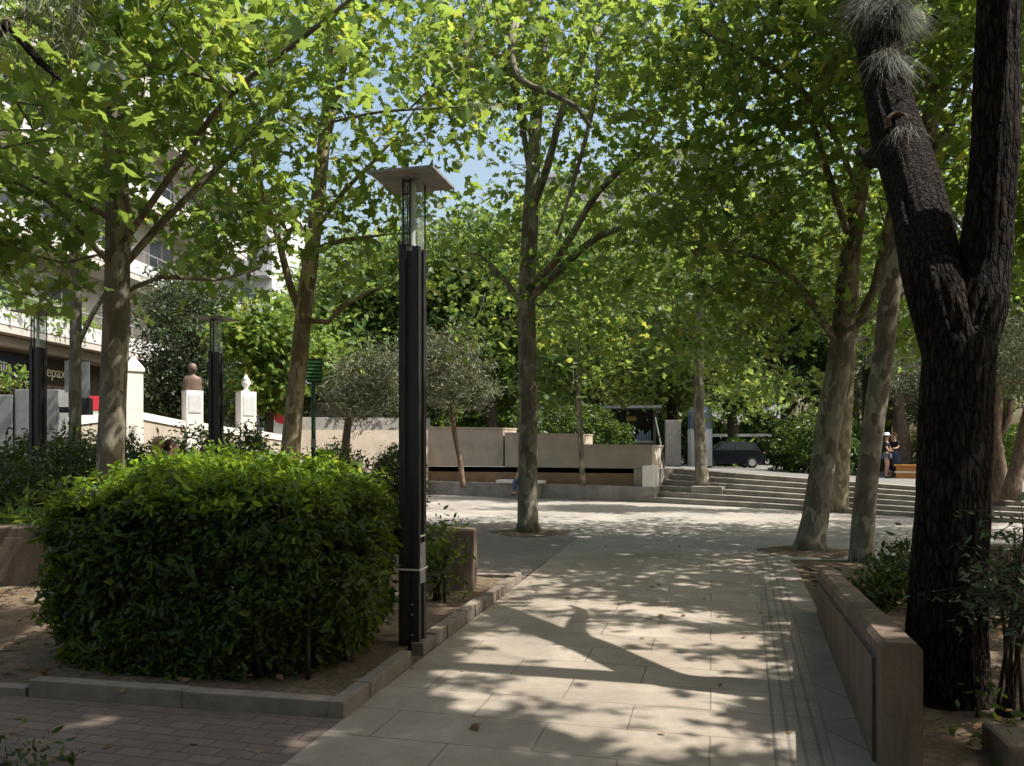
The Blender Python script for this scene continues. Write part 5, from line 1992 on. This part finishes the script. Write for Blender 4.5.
def pine():
    rng = np.random.default_rng(61)
    d = 5.1
    trunk = PT([(946, 712, 104), (946, 690, 90), (946, 650, 80), (948, 590, 76), (951, 520, 74), (954, 440, 76), (957, 380, 80), (960, 345, 82), (961, 330, 60), (961, 320, 20)], d, .87)
    right = PT([(962, 400, 60), (966, 345, 72), (983, 275, 52), (990, 210, 46), (995, 150, 45), (997, 80, 43), (999, 0, 42), (1003, -100, 40), (1008, -300, 34), (1010, -550, 26), (1000, -800, 14)], d, .92)
    left = PT([(958, 400, 60, 5.1), (952, 350, 74, 5.1), (934, 278, 64, 5.2), (919, 205, 58, 5.6), (902, 150, 53, 6.05), (889, 100, 46, 6.4), (878, 40, 48, 6.9), (868, -20, 44, 7.4), (850, -120, 38, 7.9), (810, -220, 31, 8.3), (760, -310, 23, 8.7), (700, -400, 12, 9)], d, .92)
    stub = [(left[4][0], .11), (left[4][0] + Vector((.06, .55, .15)), .085), (left[4][0] + Vector((.24, 1.05, .30)), .07), (left[4][0] + Vector((.34, 1.35, .42)), .05), (left[4][0] + Vector((.36, 1.55, .6)), .02)]
    base = trunk[0][0]
    root = thing('pine_tree', 'big dark forked pine trunk at the right with grey needle tufts', 'tree', base)
    sk = Skeleton()
    sk.path([p for p, r in trunk], [r for p, r in trunk], step=.07)
    n0 = len(sk.p) - 1
    st = n0 - 3
    sk.path([p for p, r in right], [r for p, r in right], step=.08)
    sk.path([p for p, r in left], [r for p, r in left], step=.08)
    sk.path([p for p, r in stub], [r for p, r in stub], step=.1)
    nb = len(sk.p)
    sph = [(Vector((2.6, 4.6, 9.0)), (2.8, 2.6, 1.4), 1.0), (Vector((.6, 4.8, 8.4)), (2.0, 2.0, 1.1), 1.0), (Vector((4.6, 2.6, 8.6)), (2.6, 2.4, 1.3), 1.0), (Vector((2.4, 1.0, 8.2)), (2.4, 2.0, 1.2), 1.0),
           (Vector((5.2, 5.5, 8.8)), (2.2, 2.2, 1.3), .9), (Vector((-.4, 2.2, 8.0)), (1.8, 1.8, 1.0), 1)]
    sph += [(Vector((1.4, 3.2, 7.7)), (2.0, 1.6, 1.0), 1.0), (Vector((4.4, 4.4, 7.4)), (1.8, 1.8, 1.0), 1.0), (Vector((2.6, 5.6, 7.8)), (2.2, 1.4, .9), 1.1)]
    cl = sample_spheres(sph, 52, rng)
    cl = cl[~in_sun_gap(cl, .0)]
    first = int(nb * .55)
    sk.twigs(cl, rng, .35, first)
    off = np.array(base)
    sk.p = [np.array(p) - off for p in sk.p]
    mb = MB()
    # tubes with many sides for the near trunk
    pass
    sk.mesh(mb, .006, jit=lambda p, th: pine_jit(p + base, th), nbig=84)
    tr = mb.build('trunk', 'bark_pine', root, True)
    pts, tone = grow_leaves(cl, 46, .30, rng, True)
    me = leaves_mesh('crown', pts - off, .17, 'oval', 'dark_leaf', .4, 1, tone=tone, seed=62)
    link(bpy.data.objects.new('crown', me), root)
    # torn hollow: a ragged lip round a dark knot
    mb = MB()
    c = P(897, 122, 6.02) - base
    ringn = 22
    for rr, zz in ((.085, .0), (.070, -.035), (.045, -.012), (.03, .05)):
        for k in range(ringn):
            th = 2 * math.pi * k / ringn
            q = rr * (1 + .28 * noise.noise(Vector((math.cos(th) * 2.2, math.sin(th) * 2.2, zz * 30))))
            mb.v.append((c.x + q * 1.05 * math.cos(th), c.y + zz, c.z + q * .9 * math.sin(th)))
    for i in range(3):
        for k in range(ringn):
            k2 = (k + 1) % ringn
            mb.f.append((i * ringn + k, i * ringn + k2, (i + 1) * ringn + k2, (i + 1) * ringn + k))
    mb.f.append(tuple(3 * ringn + k for k in range(ringn)))
    mb.build('knot_hollow', 'bark_olive', root, True)
    # grey needle tufts on the left limb: sprays hanging outwards
    def tuft(u, v, dd, n, L, wide, seed, nm='needle_tuft'):
        r2 = np.random.default_rng(seed)
        c = np.array(P(u, v, dd) - base)
        ax = r2.normal(size=(n, 3)) * np.array([wide, .35, .35]) + np.array([0, -.35, -.75])
        ax /= np.linalg.norm(ax, axis=1, keepdims=True)
        pts = c + r2.normal(size=(n, 3)) * np.array([.035, .03, .02])
        tv, tf = TPL['needle']
        mbn = MB()
        for a, p in zip(ax, pts):
            l = L * r2.uniform(.5, 1.15)
            a0 = Vector(p)
            a1 = a0 + Vector(a) * l * .5 + Vector((0, 0, .02))
            a2 = a0 + Vector(a) * l + Vector((0, 0, -.10 * l))
            s_ = Vector((.0016, .0006, 0))
            mbn.add([a0 - s_, a0 + s_, a1 + s_, a1 - s_, a2], [(0, 1, 2, 3), (3, 2, 4)])
        mbn.build(nm, 'needle', root)
    tuft(872, 2, 6.85, 1100, .50, .85, 91)
    tuft(892, 4, 6.75, 900, .44, .95, 92)
    tuft(888, 56, 6.42, 380, .40, .5, 93)
    tuft(903, 132, 5.95, 200, .22, .35, 94)
    return root


pine()

# second conifer at the left, its trunk outside the frame: a branch with grey needles
def left_conifer():
    rng = np.random.default_rng(66)
    base = Vector((-5.6, 6.6, 0))
    root = thing('pine_tree', 'grey needled pine whose branch enters at the top left corner', 'tree', base)
    sk = Skeleton()
    sk.path([base, base + Vector((.05, 0, 2)), base + Vector((0, .1, 5)), base + Vector((-.1, 0, 8))], [.2, .17, .12, .03])
    a = sk.near(base + Vector((0, 0, 4.2)))
    sk.path([P(-40, 60, 6.6), P(8, 25, 6.6), P(40, 62, 6.5), P(60, 80, 6.4)], [.05, .04, .03, .012], start=a)
    cl = sample_spheres([(P(20, 15, 6.6), .42, 1.6), (P(-10, -40, 6.6), .9, 1), (P(-60, 20, 6.8), .6, 1), (base + Vector((0, 0, 7)), 1.4, 1), (P(45, -10, 6.5), .3, 1)], 30, rng)
    cl = cl[~in_sun_gap(cl, .03)]
    sk.twigs(cl, rng, .25, 12)
    off = np.array(base)
    sk.p = [np.array(p) - off for p in sk.p]
    mb = MB()
    sk.mesh(mb, .004, jit=lambda p, th: pine_jit(p + base, th))
    mb.build('trunk', 'bark_pine', root, True)
    pts, tone = grow_leaves(cl, 90, .12, rng, False)
    me = leaves_mesh('crown', pts - off, .14, 'needle', 'needle', .2, 1, tone=tone, seed=67, axis=np.tile(np.array([0, 0, -.8]), (len(pts), 1)))
    link(bpy.data.objects.new('crown', me), root)


left_conifer()

# tree at the right, standing outside the frame, crown reaching in over the right edge
tree('plane_tree', 'plane tree with crown reaching in over the right edge, trunk outside the photo', 'tree',
     [(Vector((8.2, 6.2, 0)), .24), (Vector((8.1, 6.2, 2)), .2), (Vector((7.9, 6.1, 4.2)), .17), (Vector((7.8, 6.0, 7)), .1), (Vector((7.6, 6, 9)), .03)], [],
     [(Vector((7.4, 5.8, 7.0)), (2.8, 2.6, 1.8), 1.1), (Vector((7.2, 2.8, 6.6)), (2.2, 2.2, 1.5), 1.0), (Vector((7.0, 8.4, 6.0)), (1.6, 1.8, 1.5), 1.0), (Vector((9.4, 4.0, 7.0)), 2.0, 1.0), (Vector((9.4, 8.0, 6.6)), 2.0, 1), (Vector((5.6, 4.2, 6.4)), (1.6, 1.8, 1.1), 1), (Vector((6.4, 7.4, 6.6)), (1.8, 1.8, 1.2), 1)],
     per=44, leaf=.16, leaves_per=12, seed=71, group=GP)
tree('plane_tree', 'plane tree beyond the right edge whose leaves hang behind the pine fork', 'tree',
     [(Vector((11.4, 12.6, 0)), .24), (Vector((11.3, 12.6, 3)), .19), (Vector((11.1, 12.5, 6)), .12), (Vector((11, 12.5, 9)), .03)], [],
     [(Vector((10.4, 12.4, 6.2)), (2.8, 2.8, 1.8), 1.1), (Vector((8.4, 14.4, 6.0)), (2.0, 2.0, 1.5), 1.0), (Vector((11.6, 15.0, 6.4)), 2.3, 1.0), (Vector((9.0, 10.2, 6.6)), (2, 1.8, 1.4), 1)],
     per=36, leaf=.16, leaves_per=13, seed=73, group=GP)
tree('plane_tree', 'plane tree overhead behind the photographer, shading the near bricks', 'tree',
     [(Vector((.6, -3.2, 0)), .2), (Vector((.6, -3.1, 2.5)), .17), (Vector((.7, -2.9, 5)), .12), (Vector((.8, -2.8, 8)), .03)], [],
     [(Vector((.4, -.2, 6.6)), (2.2, 2.0, 1.2), 1.0), (Vector((2.6, -1.2, 7.0)), (2.2, 2.0, 1.3), 1.0), (Vector((-1.6, 1.0, 6.8)), (1.8, 1.6, 1.0), 1.0), (Vector((-1.0, -2, 7)), 1.8, .9)],
     per=28, leaf=.16, leaves_per=12, seed=72, group=GP)

# ---- backdrop trees: six crowns, copied
def proto_tree(seed, h, r, mat, leaf, bark='bark_dark', n=15000):
    rng = np.random.default_rng(seed)
    sph = []
    for k in range(9):
        a = rng.uniform(0, 6.28)
        q = rng.uniform(.2, .75) * r
        zc = rng.uniform(.30, .85) * h
        sph.append((Vector((math.cos(a) * q, math.sin(a) * q, zc)), r * rng.uniform(.38, .6), 1.0))
    sph.append((Vector((0, 0, h * .6)), (r * .7, r * .7, h * .35), 1))
    ncl = n // 26
    cl = sample_spheres(sph, 40, rng, .38)
    cl = cl[rng.permutation(len(cl))[:ncl]]
    sk = Skeleton()
    sk.path([(0, 0, -.3), (rng.normal() * .15, rng.normal() * .15, h * .3), (rng.normal() * .3, rng.normal() * .3, h * .6), (0, 0, h * .92)], [h * .026, h * .02, h * .013, .02])
    sk.twigs(cl, rng, .5, 8)
    mb = MB()
    sk.mesh(mb, .010, jit=None)
    pts, tone = grow_leaves(cl, 26, .34, rng, False)
    me = leaves_mesh('crown', pts, leaf, 'oval', mat, .8, .8, tone=tone, seed=seed)
    root = bpy.data.objects.new('broadleaf_tree', None)
    COL.objects.link(root)
    mb.build('trunk', bark, root, True)
    link(bpy.data.objects.new('crown', me), root)
    return root


protos = [proto_tree(201, 9, 3.4, 'plane_leaf_far', .26), proto_tree(202, 10, 3.2, 'dark_leaf', .25), proto_tree(203, 8, 3.2, 'plane_leaf_far', .24), proto_tree(204, 11, 3.6, 'dark_leaf', .27), proto_tree(205, 7, 2.8, 'grey_leaf', .22)]
used = set()
bgs = [(245, 33, 2, .75, 'leafy tree behind the lime green tree and red disc poster'), (345, 38, 0, .85, 'bright leafy tree behind the left olive crown'), (420, 36, 2, .95, 'leafy tree seen left and right of the black lamp'),
       (490, 35, 0, .85, 'leafy tree behind the stone wall just left of the straight trunk'), (548, 38, 2, 1.0, 'leafy tree right behind the straight trunk'), (610, 37, 1, .9, 'dark tree behind the thin sapling'),
       (668, 41, 0, 1.0, 'tall leafy tree behind the dark kiosk'), (735, 52, 3, 1.1, 'dark tall tree above the parked car'), (790, 36, 1, .9, 'dark leafy tree beyond the right end of the car'),
       (835, 33, 3, .85, 'dark tree behind the two pale leaning trunks'), (880, 37, 0, 1.0, 'leafy tree high behind the two standing people'), (950, 35, 2, .95, 'leafy tree behind the pine trunk'), (1010, 33, 0, 1.0, 'bright leafy tree at the right edge beyond the old olive'),
       (1080, 30, 1, 1.0, 'dark tree beyond the right edge behind the leaning olive'), (390, 52, 0, 1.2, 'tall leafy tree far behind the black lamp'), (300, 56, 2, 1.3, 'distant leafy tree above the rough brown trunk'), (460, 58, 0, 1.2, 'distant tall tree above the right olive'),
       (590, 58, 3, 1.25, 'distant tall dark tree above the pale wall'), (690, 62, 0, 1.4, 'distant tall tree above the white ribbed column'), (850, 56, 3, 1.3, 'distant tall dark tree above the upper steps'), (960, 52, 1, 1.3, 'distant dark tree high behind the pine fork'), (150, 44, 4, .9, 'grey green tree at the end of the shop facade'), (210, 48, 2, 1.0, 'leafy tree below the far white block')]
rr = random.Random(9)
for u, d, k, s_, lb in bgs:
    o = protos[k] if k not in used else copy_tree(protos[k])
    used.add(k)
    x, y = PX(u, d)
    o.location = (x, y, up_z(x, y) - .1 if y > 25 else 0)
    o.rotation_euler.z = rr.uniform(0, 6.28)
    s_ *= (1.22 if d < 50 else 1.12) * (1.3 if 320 < u < 570 else 1.0)
    o.scale = (s_ * rr.uniform(.95, 1.15), s_ * rr.uniform(.95, 1.15), s_)
    tag(o, lb, 'tree', 'leafy trees behind the square')
# clipped dark hedge masses beyond the steps
for i, (u, d, r, h, lb) in enumerate(((792, 31, 1.4, 2.1, 'dark hedge bush on the upper level right of the car'), (815, 29, 1.6, 2.2, 'dark hedge bush behind the thick pale leaning trunk'), (862, 31, 1.2, 1.9, 'dark hedge bush left of the person in the white hat'), (640, 40, 1.6, 2.4, 'dark bush beside the dark kiosk'),
                                      (560, 33, 1.5, 2.6, 'dark bush over the stone wall left of the thin sapling'), (480, 36, 1.6, 2.6, 'dark bush over the stone wall at the right olive'), (600, 33, 1.4, 2.4, 'dark bush between sapling and kiosk'), (940, 30, 1.6, 1.9, 'green bush behind the orange planter'), (735, 50, 1.5, 1.4, 'pale green bush right behind the parked car'), (1000, 28, 1.7, 1.9, 'green bush behind the twisted reddish trunk'),
    (598, 54, 3.0, 4.2, 'far dark bush behind the thin sapling, past the kiosk'), (655, 56, 3.0, 4.2, 'far dark bush showing between kiosk and utility box'), (705, 59, 3.0, 3.6, 'far dark bush under the white canopy'), (765, 58, 3.0, 3.8, 'far dark bush right of the white canopy'), (820, 55, 3.0, 3.6, 'far dark bush beyond the thick pale leaning trunk'),
    (505, 52, 3.0, 4.6, 'far dark bush beyond the stone wall left of the straight trunk'), (445, 50, 3.0, 4.4, 'far dark bush beyond the right olive tree'), (385, 49, 3.0, 4.2, 'far dark bush beyond the left olive tree'), (325, 50, 2.6, 3.6, 'far dark bush behind the teal kiosk'))):
    x, y = PX(u, d)
    shrub('hedge_bush', lb, (x, y), r, r * .7, h, 5000, .15 if d < 45 else .42, 'lime_leaf' if u in (940, 735, 1000) else 'dark_leaf', group='bushes on the upper level', seed=300 + i, z0=up_z(x, y) - .05)

# ---- unseen leaf mass added behind and beside the camera to cut sky light
def sky_blocker_foliage():
    rng = np.random.default_rng(55)
    pts = []
    for k in range(140):
        a = rng.uniform(-0.88 * math.pi, -0.12 * math.pi)
        d = rng.uniform(11, 17)
        c = np.array([math.cos(a) * d * 1.25 + 1.5, math.sin(a) * d - 1.0, rng.uniform(1.5, 11.0)])
        v = rng.normal(size=(420, 3))
        v /= np.linalg.norm(v, axis=1, keepdims=True)
        pts.append(c + v * (rng.uniform(0, 1, size=(420, 1)) ** .4) * np.array([2.6, 2.6, 1.9]))
    me = leaves_mesh('sky_blocker_foliage', np.concatenate(pts), .5, 'oval', 'dark_leaf', .8, .8, seed=56)
    tag(link(bpy.data.objects.new('sky_blocker_foliage', me)), kind='stuff')


sky_blocker_foliage()

# ---- fallen leaves
def litter():
    rng = np.random.default_rng(88)
    pts = []
    for k in range(1700):
        q = rng.uniform()
        if q < .5:
            x, y = rng.uniform(-6.5, -.9), rng.uniform(4.8, 9.5)
            if not left_bed(x, y):
                continue
            z = .085
        elif q < .9:
            x, y = rng.uniform(2.0, 7.0), rng.uniform(4.0, 10)
            if not right_bed(x - .15, y):
                continue
            z = .078
        elif q < .94:
            x, y = rng.uniform(-4, 3.2), rng.uniform(3.5, 16)
            z = .018
        else:
            continue
        pts.append((x, y, z + rng.uniform(0, .01)))
    me = leaves_mesh('fallen_leaves', np.array(pts), .058, 'maple', 'dry_leaf', 3.0, .5, seed=89)
    o = link(bpy.data.objects.new('fallen_leaves', me))
    tag(o, kind='stuff')


litter()
